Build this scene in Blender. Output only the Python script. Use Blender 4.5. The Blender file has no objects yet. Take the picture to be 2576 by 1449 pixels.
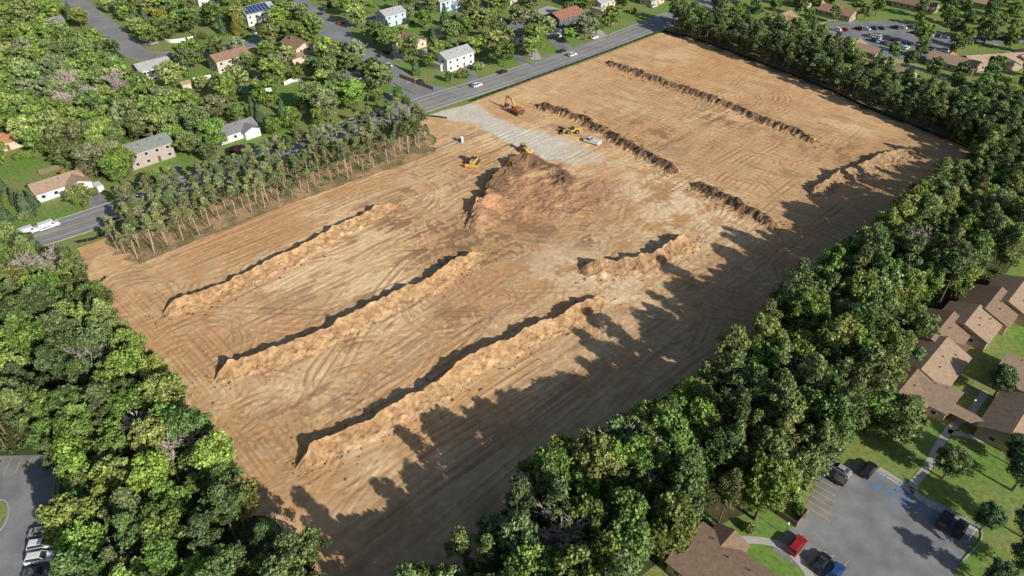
import bpy, math, random
import numpy as np
from mathutils import Vector
random.seed(7)
RG=np.random.default_rng(7)
rad=math.radians
CAMH=118.0; TH=rad(37.5); FP=1788.0
def G(x,y,z=0.0):
    """survey plan -> metres on the level z"""
    u=(x-1288)/FP; v=(y-724.5)/FP
    t=(CAMH-z)/(math.sin(TH)+v*math.cos(TH))
    return (u*t,(math.cos(TH)-v*math.sin(TH))*t)
AA=44.0; AB=134.0
avec=np.array([math.cos(rad(AA)),math.sin(rad(AA))]); bvec=np.array([-avec[1],avec[0]])
scene=bpy.context.scene; col=scene.collection
# ---------------------------------------------------------------- materials
def nmat(name,base=(.5,.5,.5),rough=.9,nscale=1.0,namt=.25,bump=0,bscale=4,src='rgb',tint=False,spec=.2,metal=0,c2=None,c2scale=.1,trans=0,lines=None):
    m=bpy.data.materials.new(name); m.use_nodes=True; nt=m.node_tree; N=nt.nodes; L=nt.links
    b=N['Principled BSDF']; b.inputs['Roughness'].default_value=rough; b.inputs['Metallic'].default_value=metal
    b.inputs['Specular IOR Level'].default_value=spec
    geo=N.new('ShaderNodeNewGeometry')
    if src=='obj': o=N.new('ShaderNodeObjectInfo'); c=o.outputs['Color']
    elif src=='attr':
        o=N.new('ShaderNodeAttribute'); o.attribute_name='albedo'; c=o.outputs['Color']
    else:
        o=N.new('ShaderNodeRGB'); o.outputs[0].default_value=(*base,1); c=o.outputs[0]
    if c2:
        n=N.new('ShaderNodeTexNoise'); n.inputs['Scale'].default_value=c2scale; n.inputs['Detail'].default_value=6
        L.new(geo.outputs['Position'],n.inputs['Vector'])
        r=N.new('ShaderNodeMapRange'); r.inputs[1].default_value=.4; r.inputs[2].default_value=.6
        L.new(n.outputs['Fac'],r.inputs[0])
        mx=N.new('ShaderNodeMix'); mx.data_type='RGBA'; L.new(r.outputs[0],mx.inputs[0]); L.new(c,mx.inputs[6]); mx.inputs[7].default_value=(*c2,1)
        c=mx.outputs[2]
    n=N.new('ShaderNodeTexNoise'); n.inputs['Scale'].default_value=nscale; n.inputs['Detail'].default_value=5; n.inputs['Roughness'].default_value=.65
    L.new(geo.outputs['Position'],n.inputs['Vector'])
    r=N.new('ShaderNodeMapRange'); r.inputs[1].default_value=.3; r.inputs[2].default_value=.7; r.inputs[3].default_value=1-namt; r.inputs[4].default_value=1+namt
    L.new(n.outputs['Fac'],r.inputs[0]); s=r.outputs[0]
    if tint:
        t=N.new('ShaderNodeAttribute'); t.attribute_name='tint'
        mm=N.new('ShaderNodeMath'); mm.operation='MULTIPLY'; L.new(s,mm.inputs[0]); L.new(t.outputs['Fac'],mm.inputs[1]); s=mm.outputs[0]
    if lines:
        tc=N.new('ShaderNodeTexCoord'); w=N.new('ShaderNodeTexWave'); w.bands_direction=lines[0]; w.inputs['Scale'].default_value=lines[1]; w.inputs['Distortion'].default_value=lines[3] if len(lines)>3 else .3
        L.new(tc.outputs['Object'],w.inputs['Vector'])
        r2=N.new('ShaderNodeMapRange'); r2.inputs[3].default_value=1-lines[2]; r2.inputs[4].default_value=1
        L.new(w.outputs['Fac'],r2.inputs[0])
        mm=N.new('ShaderNodeMath'); mm.operation='MULTIPLY'; L.new(s,mm.inputs[0]); L.new(r2.outputs[0],mm.inputs[1]); s=mm.outputs[0]
    vm=N.new('ShaderNodeVectorMath'); vm.operation='SCALE'; L.new(c,vm.inputs[0]); L.new(s,vm.inputs['Scale'])
    L.new(vm.outputs[0],b.inputs['Base Color'])
    if bump:
        n2=N.new('ShaderNodeTexNoise'); n2.inputs['Scale'].default_value=bscale; n2.inputs['Detail'].default_value=7; n2.inputs['Roughness'].default_value=.7
        L.new(geo.outputs['Position'],n2.inputs['Vector'])
        bp=N.new('ShaderNodeBump'); bp.inputs['Distance'].default_value=bump; bp.inputs['Strength'].default_value=1
        L.new(n2.outputs['Fac'],bp.inputs['Height']); L.new(bp.outputs[0],b.inputs['Normal'])
    if trans:
        tr=N.new('ShaderNodeBsdfTranslucent'); L.new(vm.outputs[0],tr.inputs[0])
        ms=N.new('ShaderNodeMixShader'); ms.inputs[0].default_value=trans
        L.new(b.outputs[0],ms.inputs[1]); L.new(tr.outputs[0],ms.inputs[2]); L.new(ms.outputs[0],N['Material Output'].inputs[0])
    return m
M={}
M['grass']=nmat('lawn_grass',(.175,.285,.06),nscale=.9,namt=.35,c2=(.26,.285,.095),c2scale=.05,bump=.08,bscale=3)
M['litter']=nmat('leaf_litter',(.11,.09,.05),nscale=.8,namt=.45,c2=(.065,.09,.03),c2scale=.2,bump=.15,bscale=2)
M['litter_tan']=nmat('dry_leaf_litter',(.48,.31,.18),nscale=.8,namt=.4,c2=(.22,.18,.09),c2scale=.18,bump=.15,bscale=2)
M['asphalt']=nmat('road_asphalt',(.31,.302,.302),nscale=.25,namt=.12,c2=(.26,.255,.257),c2scale=.06,rough=.85)
M['asphalt_dark']=nmat('lot_asphalt',(.22,.22,.228),nscale=.3,namt=.18,c2=(.28,.277,.28),c2scale=.12,rough=.85)
M['concrete']=nmat('path_concrete',(.50,.47,.42),nscale=.6,namt=.15)
M['yellow']=nmat('yellow_marking',(.62,.42,.08),nscale=.8,namt=.2)
M['white']=nmat('white_marking',(.70,.70,.68),nscale=.8,namt=.2)
M['blue']=nmat('blue_marking',(.07,.31,.70),nscale=1,namt=.2)
M['site']=nmat('graded_dirt',src='attr',nscale=.8,namt=.15,bump=.10,bscale=1.8)
M['soil']=nmat('piled_soil',src='attr',nscale=1.2,namt=.25,bump=.22,bscale=1.5)
M['clod']=nmat('soil_clod',(.24,.15,.085),nscale=1,namt=.4)
M['leaf']=nmat('leaf_foliage',src='obj',nscale=.35,namt=.28,tint=True,rough=.5,spec=.35,trans=.25)
M['bark']=nmat('tree_bark',(.16,.115,.08),nscale=3,namt=.4)
M['pinebark']=nmat('pine_bark',(.44,.32,.23),nscale=3,namt=.35)
M['barebark']=nmat('bare_bark',(.52,.44,.40),nscale=2,namt=.25)
M['roof']=nmat('shingle_roof',src='obj',nscale=1.2,namt=.22,bump=.03,bscale=8,lines=('Y',.9,.22,.6))
M['wall']=nmat('siding_wall',src='obj',nscale=.8,namt=.08,rough=.7,lines=('Z',2.2,.15,0))
M['brick']=nmat('chimney_brick',(.28,.13,.09),nscale=4,namt=.3)
M['frame']=nmat('window_frame',(.72,.72,.70),rough=.5,namt=.05)
M['glass']=nmat('window_glass',(.03,.04,.05),rough=.1,spec=.6,namt=.1)
M['door']=nmat('painted_door',(.22,.08,.06),rough=.5,namt=.1)
M['paint']=nmat('car_paint',src='obj',rough=.25,spec=.5,namt=.03)
M['tyre']=nmat('tyre_rubber',(.02,.02,.02),rough=.8,namt=.2)
M['metal']=nmat('grey_metal',(.35,.35,.36),rough=.4,metal=.6,namt=.1)
M['lamp']=nmat('headlight_lens',(.7,.7,.68),rough=.15,spec=.6,namt=.02)
M['tail']=nmat('taillight_lens',(.35,.02,.02),rough=.2,namt=.02)
M['cat']=nmat('machine_yellow',(.60,.39,.11),rough=.55,nscale=2,namt=.3)
M['orange']=nmat('machine_orange',(.55,.19,.06),rough=.55,nscale=2,namt=.25)
M['steel']=nmat('worn_steel',(.10,.085,.07),rough=.55,namt=.3)
M['fabric']=nmat('black_fabric',(.02,.02,.022),rough=.8,namt=.2)
M['pvc']=nmat('white_vinyl',(.78,.78,.76),rough=.5,namt=.04)
M['wood']=nmat('weathered_wood',(.22,.16,.11),nscale=2,namt=.25)
M['pool']=nmat('pool_water',(.05,.38,.42),rough=.1,spec=.6,namt=.1)
M['solar']=nmat('solar_panel',(.03,.06,.16),rough=.15,spec=.6,namt=.1)
M['plastic']=nmat('blue_plastic',(.05,.16,.42),rough=.5,namt=.05)
M['kerb']=nmat('kerb_concrete',(.40,.38,.35),namt=.15)
# ---------------------------------------------------------------- mesh helpers
def np_mesh(name,V,Q,mat=None,tint=None,albedo=None,smooth=False):
    me=bpy.data.meshes.new(name); n=len(V); m=len(Q); k=Q.shape[1]
    me.vertices.add(n); me.vertices.foreach_set('co',np.ascontiguousarray(V,dtype=np.float32).ravel())
    me.loops.add(m*k); me.loops.foreach_set('vertex_index',np.ascontiguousarray(Q,dtype=np.int32).ravel())
    me.polygons.add(m); me.polygons.foreach_set('loop_start',np.arange(0,m*k,k,dtype=np.int32))
    me.update(calc_edges=True)
    me.polygons.foreach_set('use_smooth',np.full(m,bool(smooth)))
    if tint is not None:
        a=me.attributes.new('tint','FLOAT','POINT'); a.data.foreach_set('value',tint.astype(np.float32))
    if albedo is not None:
        a=me.attributes.new('albedo','FLOAT_COLOR','POINT')
        a.data.foreach_set('color',np.ascontiguousarray(np.hstack([albedo,np.ones((n,1))]),dtype=np.float32).ravel())
    if mat: me.materials.append(mat)
    return me
def cat(parts):
    Vs=[];Qs=[];o=0
    for V,Q in parts:
        Vs.append(V);Qs.append(Q+o);o+=len(V)
    return np.vstack(Vs),np.vstack(Qs)
BQ=np.array([[0,3,2,1],[4,5,6,7],[0,1,5,4],[1,2,6,5],[2,3,7,6],[3,0,4,7]])
def box(x0,x1,y0,y1,z0,z1):
    return np.array([[x0,y0,z0],[x1,y0,z0],[x1,y1,z0],[x0,y1,z0],[x0,y0,z1],[x1,y0,z1],[x1,y1,z1],[x0,y1,z1]],float),BQ.copy()
def frus(b,t,z0,z1):
    V=np.array([[b[0],b[2],z0],[b[1],b[2],z0],[b[1],b[3],z0],[b[0],b[3],z0],[t[0],t[2],z1],[t[1],t[2],z1],[t[1],t[3],z1],[t[0],t[3],z1]],float)
    return V,BQ.copy()
def beam(p0,p1,w,h,w1=None,h1=None):
    p0=np.array(p0,float);p1=np.array(p1,float); d=p1-p0; d/=np.linalg.norm(d)
    up=np.array([0,0,1.]) if abs(d[2])<.95 else np.array([1.,0,0])
    s=np.cross(d,up); s/=np.linalg.norm(s); u=np.cross(s,d)
    w1=w1 or w; h1=h1 or h
    V=[]
    for p,ww,hh in((p0,w,h),(p1,w1,h1)):
        for a,b in((-1,-1),(1,-1),(1,1),(-1,1)): V.append(p+s*a*ww/2+u*b*hh/2)
    return np.array(V),BQ.copy()
def tube(P,rr,k=6):
    P=np.array(P,float); V=[];Q=[]
    for i,p in enumerate(P):
        d=P[min(i+1,len(P)-1)]-P[max(i-1,0)]; d/=max(np.linalg.norm(d),1e-6)
        a=np.array([1.,0,0]) if abs(d[0])<.8 else np.array([0,1.,0])
        s=np.cross(d,a); s/=np.linalg.norm(s); u=np.cross(d,s)
        for j in range(k):
            t=2*math.pi*j/k; V.append(p+rr[i]*(math.cos(t)*s+math.sin(t)*u))
    for i in range(len(P)-1):
        for j in range(k):
            a=i*k+j;b=i*k+(j+1)%k; Q.append([a,b,b+k,a+k])
    return np.array(V),np.array(Q)
def wheel(x,y,z,r,w,k=14):
    V=[];Q=[]
    rings=[(y-w/2,r*.02),(y-w/2,r*.6),(y-w/2,r*.93),(y-w*.35,r),(y+w*.35,r),(y+w/2,r*.93),(y+w/2,r*.6),(y+w/2,r*.02)]
    for yy,rr in rings:
        for j in range(k):
            t=2*math.pi*j/k; V.append([x+rr*math.cos(t),yy,z+rr*math.sin(t)])
    for i in range(len(rings)-1):
        for j in range(k):
            a=i*k+j;b=i*k+(j+1)%k; Q.append([a,b,b+k,a+k])
    return np.array(V),np.array(Q)
def sphq(c,r,nu=8,nv=5):
    V=[];Q=[]
    for i in range(nv+1):
        ph=math.pi*(.04+.92*i/nv)
        for j in range(nu):
            t=2*math.pi*j/nu; V.append([c[0]+r[0]*math.sin(ph)*math.cos(t),c[1]+r[1]*math.sin(ph)*math.sin(t),c[2]+r[2]*math.cos(ph)])
    for i in range(nv):
        for j in range(nu):
            a=i*nu+j;b=i*nu+(j+1)%nu; Q.append([a,a+nu,b+nu,b])
    return np.array(V),np.array(Q)
def mk(name,parts,mat,smooth=False):
    V,Q=cat(parts) if isinstance(parts,list) else parts
    return np_mesh(name,V,Q,mat,smooth=smooth)
def add(name,me,parent=None,loc=(0,0,0),rz=0,color=None,sc=None):
    o=bpy.data.objects.new(name,me); col.objects.link(o); o.location=loc; o.rotation_euler=(0,0,rz)
    if sc: o.scale=sc
    if parent: o.parent=parent
    if color: o.color=(*color,1)
    return o
def thing(name,label,cat_,loc=(0,0,0),rz=0,group=None,sc=None):
    o=add(name,None,None,loc,rz,sc=sc); o['label']=label; o['category']=cat_
    if group:o['group']=group
    o.empty_display_size=.5
    return o
def struct(name,me,label,loc=(0,0,0)):
    o=add(name,me,None,loc); o['kind']='structure'; o['label']=label; o['category']=name.split('_')[-1]; return o
def sheet(name,pts,z,mat,label,world=False):
    W=pts if world else [G(*p) for p in pts]
    me=bpy.data.meshes.new(name); me.from_pydata([(x,y,z) for x,y in W],[],[list(range(len(W)))]); me.update()
    if me.polygons[0].normal.z<0: me.flip_normals()
    me.materials.append(mat); return struct(name,me,label)
def smooth(P,step=2.0):
    P=[np.array(p,float) for p in P]; P=[2*P[0]-P[1]]+P+[2*P[-1]-P[-2]]; out=[]
    for i in range(1,len(P)-2):
        n=max(2,int(np.linalg.norm(P[i+1]-P[i])/step))
        a,b,c,d=P[i-1:i+3]; t=(np.arange(n)/n)[:,None]
        out.append(.5*((2*b)+(-a+c)*t+(2*a-5*b+4*c-d)*t*t+(-a+3*b-3*c+d)*t**3))
    out.append(P[-2][None,:]); return np.vstack(out)
def normals(P):
    d=np.gradient(P,axis=0); d/=np.linalg.norm(d,axis=1)[:,None]+1e-9
    return np.stack([-d[:,1],d[:,0]],1)
def ribbon(name,P,w,z,mat,label,off=0,link=True,h=0):
    n=normals(P); a=P+n*(off-w/2); b=P+n*(off+w/2); k=len(P)
    if h:
        V=np.vstack([np.c_[a,np.zeros(k)],np.c_[a,np.full(k,z+h)],np.c_[b,np.full(k,z+h)],np.c_[b,np.zeros(k)]])
        Q=[]
        for i in range(k-1):
            for r in range(3): Q.append([r*k+i,r*k+i+1,(r+1)*k+i+1,(r+1)*k+i][::-1])
    else:
        V=np.vstack([np.c_[a,np.full(k,z)],np.c_[b,np.full(k,z)]]); Q=[[i,i+1,k+i+1,k+i] for i in range(k-1)]
    me=np_mesh(name,V,np.array(Q),mat)
    return struct(name,me,label) if link else me
def vnoise(x,y,seed):
    T=np.random.default_rng(seed).random((256,256)); xi=np.floor(x).astype(int); yi=np.floor(y).astype(int)
    fx=x-xi; fy=y-yi; fx=fx*fx*(3-2*fx); fy=fy*fy*(3-2*fy)
    a=T[xi%256,yi%256];b=T[(xi+1)%256,yi%256];c=T[xi%256,(yi+1)%256];d=T[(xi+1)%256,(yi+1)%256]
    return (a*(1-fx)+b*fx)*(1-fy)+(c*(1-fx)+d*fx)*fy
def fbm(x,y,seed,o=4,rot=True):
    s=0;w=1;t=0
    for i in range(o):
        a=(.5+i*.9) if rot else 0; ca,sa=math.cos(a),math.sin(a)
        s=s+w*vnoise((x*ca-y*sa)*2**i+17*i,(x*sa+y*ca)*2**i+31*i,seed+i); t+=w; w*=.5
    return s/t
def pip(X,Y,poly):
    inside=np.zeros(np.shape(X),bool); n=len(poly)
    for i in range(n):
        x1,y1=poly[i];x2,y2=poly[(i+1)%n]
        if y1==y2: continue
        c=((y1>Y)!=(y2>Y))&(X<(x2-x1)*(Y-y1)/(y2-y1)+x1); inside^=c
    return inside
def dpoly(X,Y,P):
    d=np.full(np.shape(X),1e9)
    for i in range(len(P)-1):
        a=P[i];b=P[i+1];v=b-a;L=v@v+1e-9
        t=np.clip(((X-a[0])*v[0]+(Y-a[1])*v[1])/L,0,1)
        d=np.minimum(d,np.hypot(X-a[0]-t*v[0],Y-a[1]-t*v[1]))
    return d
def sst(x,a,b):
    t=np.clip((x-a)/(b-a),0,1); return t*t*(3-2*t)
# ---------------------------------------------------------------- world, sun, camera
w=bpy.data.worlds.new('World'); scene.world=w; w.use_nodes=True
SUN_EL=26.0; SUN_AZ=137.0
sky=w.node_tree.nodes.new('ShaderNodeTexSky'); sky.sky_type='NISHITA'; sky.sun_disc=False
sky.sun_elevation=rad(SUN_EL); sky.sun_rotation=rad(SUN_AZ)
bg=w.node_tree.nodes['Background']; bg.inputs[1].default_value=.085; w.node_tree.links.new(sky.outputs[0],bg.inputs[0])
sl=bpy.data.lights.new('sun','SUN'); sl.energy=5.0; sl.angle=rad(.5); sl.color=(1,.955,.86)
so=bpy.data.objects.new('sun',sl); col.objects.link(so)
sd=Vector((math.sin(rad(SUN_AZ))*math.cos(rad(SUN_EL)),math.cos(rad(SUN_AZ))*math.cos(rad(SUN_EL)),math.sin(rad(SUN_EL))))
so.rotation_euler=(-sd).to_track_quat('-Z','Y').to_euler(); so.location=(150,-150,200)
cd=bpy.data.cameras.new('camera'); cd.sensor_width=36; cd.lens=36*FP/2576; cd.clip_end=6000; cd.clip_start=1
cam=bpy.data.objects.new('camera',cd); col.objects.link(cam); cam.location=(0,0,CAMH); cam.rotation_euler=(math.pi/2-TH,0,0); scene.camera=cam
scene.view_settings.view_transform='Standard'; scene.view_settings.look='None'; scene.view_settings.exposure=0
# ---------------------------------------------------------------- ground and roads
sheet('ground',[(-3000,-3000),(3000,-3000),(3000,4000),(-3000,4000)],0,M['grass'],'wide ground of mown lawn grass',True)
def gp(l,z=0): return [G(*p,z) for p in l]
site_px=[(195,625),(270,598),(285,640),(345,668),(480,612),(620,556),(830,476),(1000,420),(1085,385),(1085,345),(1040,318),(1075,290),(1180,262),(1340,203),(1500,146),(1660,84),(1760,108),(1900,160),(2060,222),(2200,285),(2330,335),(2450,385),
 (2420,450),(2330,505),(2250,580),(2150,655),(2090,720),(1990,795),(1940,855),(1820,970),(1700,1045),(1650,1125),(1500,1190),(1385,1255),(1290,1360),(1180,1445),(1060,1540),(960,1640),(850,1620),(775,1449),(700,1360),(610,1240),(520,1110),(440,1010),(370,915),(290,830),(225,760),(200,700)]
SITE=gp(site_px)
main_px=[(-200,668),(60,604),(250,545),(500,455),(720,374),(860,328),(1000,284),(1150,236),(1300,188),(1500,117),(1660,55),(1800,0),(1950,-62)]
MAIN=smooth(gp(main_px),3)
SIDE=smooth(gp([(1075,262),(1010,205),(960,160),(900,120),(840,75),(790,35),(745,0),(690,-50)]),3)
CROSS=smooth(gp([(820,72),(880,55),(950,44),(1010,18),(1080,-20)]),3)
LOOP=smooth(gp([(120,-45),(190,5),(250,52),(300,98),(345,135),(420,142),(530,132),(620,112),(690,92),(800,62)]),3)
ribbon('road',MAIN,13.5,.06,M['asphalt'],'two-lane grey asphalt main road')
ribbon('side_road',SIDE,11,.045,M['asphalt'],'grey asphalt residential street joining the main road')
ribbon('cross_road',CROSS,11,.04,M['asphalt'],'grey asphalt residential street')
ribbon('loop_road',LOOP,11,.035,M['asphalt'],'grey asphalt residential street between yards')
sheet('junction_road',[(960,240),(1030,222),(1060,208),(1130,222),(1180,235),(1060,280),(1000,290)],.052,M['asphalt'],'asphalt junction apron')
sheet('junction_road',[(760,62),(800,45),(850,52),(900,58),(860,90),(830,100)],.050,M['asphalt'],'asphalt junction apron')
for o in(-.2,.2): ribbon('road_marking',MAIN,.18,.075,M['yellow'],'yellow centre line painted on the road',o)
for o in(-4.0,4.0): ribbon('road_marking',MAIN,.2,.075,M['white'],'white edge line painted on the road',o)
def sub(P,a,b): n=len(P); return P[int(n*a):int(n*b)]
ribbon('road_kerb',MAIN,.25,.06,M['kerb'],'concrete kerb of the main road',-6.85,h=.12)
ribbon('road_kerb',sub(MAIN,0,.52),.25,.06,M['kerb'],'concrete kerb of the main road',6.85,h=.12)
ribbon('road_kerb',sub(MAIN,.62,1),.25,.06,M['kerb'],'concrete kerb of the main road',6.85,h=.12)
ribbon('pavement',sub(MAIN,.62,1),1.5,.05,M['concrete'],'concrete pavement beside the main road',-8.2)
for P,wd in((SIDE,11),(LOOP,11)):
    for s in(-1,1): ribbon('road_kerb',P[8:-8],.22,.04,M['kerb'],'concrete kerb of the street',s*(wd/2+.1),h=.1)
# forest floors
RW_px=[(860,1640),(980,1449),(1040,1418),(1150,1340),(1300,1270),(1390,1155),(1500,1092),(1670,1030),(1695,945),(1830,880),(1852,830),(1960,762),(2000,702),(2100,640),(2160,572),(2260,508),(2340,438),(2425,383),(2460,330),(2400,250),(2450,215),(2620,215),(2700,560),(2560,590),(2540,690),(2440,700),(2370,790),(2250,850),(2250,950),(2150,990),(2130,1080),(2070,1120),(2040,1180),(1950,1215),(1880,1240),(1800,1290),(1700,1310),(1640,1370),(1570,1420),(1560,1640)]
LW_px=[(-60,590),(100,610),(185,630),(235,710),(250,790),(330,860),(400,940),(430,1010),(510,1065),(490,1120),(590,1185),(600,1260),(690,1340),(800,1400),(860,1470),(840,1640),(150,1640),(150,1449),(140,1300),(135,1140),(-60,1130)]
RT_px=[(1690,45),(1760,50),(1850,75),(1950,100),(2050,120),(2140,165),(2210,205),(2290,240),(2400,250),(2460,330),(2430,372),(2330,325),(2200,272),(2060,210),(1900,148),(1760,96),(1700,75)]
PS_px=[(280,600),(300,545),(420,495),(560,445),(700,395),(850,345),(960,305),(1020,300),(1075,320),(1080,370),(1000,408),(830,466),(620,546),(480,600),(350,658),(300,640)]
UL_px=[(-60,70),(110,60),(200,90),(310,130),(310,190),(400,240),(440,300),(400,350),(300,350),(150,370),(0,330),(-60,330)]
sheet('forest_floor',[(880,1700),(1000,1540),(1300,1330),(1500,1170),(1700,1030),(1900,870),(2100,700),(2300,520),(2455,380),(2420,260),(2700,240),(2720,600),(2560,650),(2450,780),(2260,920),(2160,1060),(2060,1180),(1880,1290),(1740,1350),(1600,1460),(1560,1700)],.02,M['litter'],'brown leaf litter floor of the wood')
sheet('forest_floor',[(-80,640),(180,640),(210,700),(240,790),(330,890),(430,1020),(520,1120),(600,1240),(690,1360),(770,1449),(860,1640),(130,1640),(150,1449),(150,1180),(-80,1180)],.02,M['litter'],'brown leaf litter floor of the wood')
sheet('forest_floor',[(1680,60),(1900,90),(2140,180),(2300,260),(2470,330),(2450,385),(2200,287),(1900,162),(1665,84)],.024,M['litter_tan'],'brown leaf litter under the pine belt')
sheet('forest_floor',[(270,600),(300,560),(560,470),(850,365),(1010,315),(1085,345),(1088,388),(830,478),(480,616),(345,672),(285,642)],.024,M['litter_tan'],'brown leaf litter under the roadside pines')
sheet('forest_floor',UL_px,.02,M['litter'],'shady leaf litter under broadleaf trees')
# parking lots
LOTBL=[(-80,1148),(110,1145),(150,1152),(132,1250),(138,1500),(-200,1560)]
LOTBR=[(2060,1178),(2150,1165),(2210,1188),(2310,1246),(2462,1335),(2410,1420),(2360,1520),(2120,1500),(1940,1385),(2005,1310),(2050,1225)]
LOTTR=[(2075,58),(2240,52),(2380,80),(2420,112),(2390,138),(2250,148),(2130,132),(2085,95)]
sheet('car_park',LOTBL,.03,M['asphalt_dark'],'grey asphalt car park beside the wood')
sheet('car_park',LOTBR,.03,M['asphalt_dark'],'grey asphalt car park of the housing complex')
sheet('car_park',LOTTR,.03,M['asphalt_dark'],'dark asphalt car park full of cars')
sheet('car_park',[(2420,92),(2560,88),(2640,100),(2640,112),(2430,108)],.032,M['asphalt_dark'],'asphalt lane with parked cars')
sheet('car_park',[(2100,125),(2300,250),(2270,262),(2080,140)],.028,M['asphalt_dark'],'asphalt lane by low buildings')
sheet('traffic_island',[(-30,1268),(8,1262),(18,1275),(16,1300),(-2,1330),(-30,1345)],.10,M['grass'],'grass island in the car park')
ribbon('road_kerb',smooth(gp([(-30,1264),(8,1258),(21,1274),(19,1302),(0,1334),(-30,1350)]),.5),.3,.03,M['kerb'],'pale kerb around the island',h=.12)
ribbon('road_kerb',smooth(gp([(2150,1162),(2210,1185),(2312,1243),(2466,1333),(2414,1421)]),1),.25,.03,M['kerb'],'pale kerb of the car park',h=.12)
ribbon('road_kerb',smooth(gp([(150,1152),(134,1250),(138,1449)]),1),.25,.03,M['kerb'],'pale kerb of the car park',h=.12)
def line(a,b,w_,mat,lab,name='parking_marking',z=.045):
    P=np.array([G(*a),G(*b)]); ribbon(name,P,w_,z,mat,lab)
line((1022,208),(1052,198),.5,M['white'],'white stop line on the side road','road_marking',.06)
for a,b in(((8,1196),(30,1150)),((38,1190),(56,1152)),((66,1186),(82,1150)),((-20,1200),(2,1152))): line(a,b,.14,M['yellow'],'yellow bay line on the car park')
for i in range(6): line((2030+i*4-8,1268-i*14),(2088+i*4,1312-i*16),.15,M['yellow'],'yellow bay line on the car park')
for i in range(4): line((1990+i*38,1412+i*10),(2022+i*38,1368+i*14),.15,M['yellow'],'yellow bay line on the car park')
for i in range(9):
    x=2172+i*33; y=1216+i*18
    line((x,y),(x+29,y-42),.19 if i<6 else .15,M['blue'] if i<6 else M['white'],'bay line painted on the car park')
for i in range(6): line((2240+i*12,1238+i*8),(2275+i*7,1222+i*13),.15,M['blue'],'blue hatching of an accessible bay')
line((2238,1256),(2285,1284),.19,M['blue'],'blue border of an accessible bay')
def wheelchair(x,y):
    g=np.array(G(x,y)); parts=[]
    def rb(P,wd):
        P=np.array(P,float); n=normals(P); k=len(P)
        V=np.vstack([np.c_[P-n*wd/2,np.full(k,.047)],np.c_[P+n*wd/2,np.full(k,.047)]]); return V,np.array([[i,i+1,k+i+1,k+i] for i in range(k-1)])
    T=lambda a,b:g+avec*b*.85+bvec*-a*.85
    parts.append(rb([T(.45*math.cos(t)-.05,.45*math.sin(t)-.2) for t in np.linspace(2.2,6.0,12)],.14))
    parts.append(rb([T(-.1,.75),T(-.08,.1),T(.3,.05),T(.5,-.55),T(.7,-.5)],.15))
    parts.append(rb([T(-.1+.09*math.cos(t),.95+.09*math.sin(t)) for t in np.linspace(0,6.28,8)],.16))
    struct('parking_marking',mk('symbol',parts,M['blue']),'blue wheelchair symbol painted on a bay')
for x,y in((2200,1222),(2233,1240),(2312,1284)): wheelchair(x,y)
# paths
def path(pts,wd,mat='concrete',name='path',lab='pale concrete footpath across the lawn',z=.036): ribbon(name,smooth(gp(pts),2),wd,z,M[mat],lab)
path([(1800,1352),(1880,1358),(1955,1368),(2020,1420),(2060,1500)],1.6)
path([(2462,1332),(2300,1238),(2330,1180),(2385,1085),(2440,1040),(2480,985)],1.6)
path([(2385,1085),(2480,1110),(2600,1160)],1.4)
path([(2300,1238),(2210,1180)],1.6)
path([(2020,85),(2080,55),(2160,45)],1.5); path([(2240,150),(2330,180),(2400,200)],1.5); path([(2180,145),(2260,225),(2290,250)],1.5)
path([(2310,60),(2360,70),(2440,80)],1.5); path([(2320,170),(2240,145)],1.3); path([(2500,110),(2560,140)],1.3)
# driveways
drv=[((250,530),(235,470),5,'asphalt_dark'),((430,475),(440,415),4,'asphalt_dark'),((1205,232),(1175,170),5,'asphalt_dark'),((1330,172),(1300,135),4.5,'asphalt_dark'),((1440,140),(1385,85),8,'asphalt_dark'),((1520,105),(1480,55),7,'concrete'),((1010,150),(985,120),4.5,'concrete'),((660,100),(640,70),6,'asphalt_dark'),((350,120),(385,95),5,'asphalt_dark'),((1400,20),(1330,45),12,'concrete'),((870,60),(905,25),5,'asphalt_dark'),((560,140),(575,170),4,'concrete'),((735,110),(700,140),4,'asphalt_dark'),((1055,140),(1085,120),4,'concrete'),((1350,150),(1330,110),5,'concrete'),((790,110),(765,135),4,'concrete'),((960,45),(985,62),5,'concrete')]
for a,b,wd,mt in drv:
    ribbon('driveway',np.array([G(*a),G(*b)]),wd,.028,M[mt],'driveway leading to a house')
GRAV=[(1060,292),(1110,268),(1150,258),(1195,262),(1240,292),(1300,318),(1360,335),(1440,362),(1525,394),(1505,420),(1420,412),(1340,395),(1285,362),(1225,328),(1180,306),(1120,302)]
# ---------------------------------------------------------------- construction site grid
O=np.array(G(740,1390)); ST=.32
ps=np.arange(-35,312,ST); qs=np.arange(-58,145,ST); NP,NQ=len(ps),len(qs)
PP,QQ=np.meshgrid(ps,qs,indexing='ij'); X=O[0]+PP*avec[0]+QQ*bvec[0]; Y=O[1]+PP*avec[1]+QQ*bvec[1]
def pq(x,y):
    d=np.array(G(x,y))-O; return np.array([d@avec,d@bvec])
TR=np.zeros((NP,NQ)); TL=np.zeros((NP,NQ))
def stamp(arr,P,val):
    i=(P[:,0]-ps[0])/ST; j=(P[:,1]-qs[0])/ST; i0=np.floor(i).astype(int); j0=np.floor(j).astype(int); fi=i-i0; fj=j-j0
    ok=(i0>=0)&(i0<NP-1)&(j0>=0)&(j0<NQ-1)
    for di in(0,1):
        for dj in(0,1):
            wgt=np.sqrt((fi if di else 1-fi)*(fj if dj else 1-fj))*val
            np.maximum.at(arr,(i0[ok]+di,j0[ok]+dj),wgt[ok])
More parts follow.
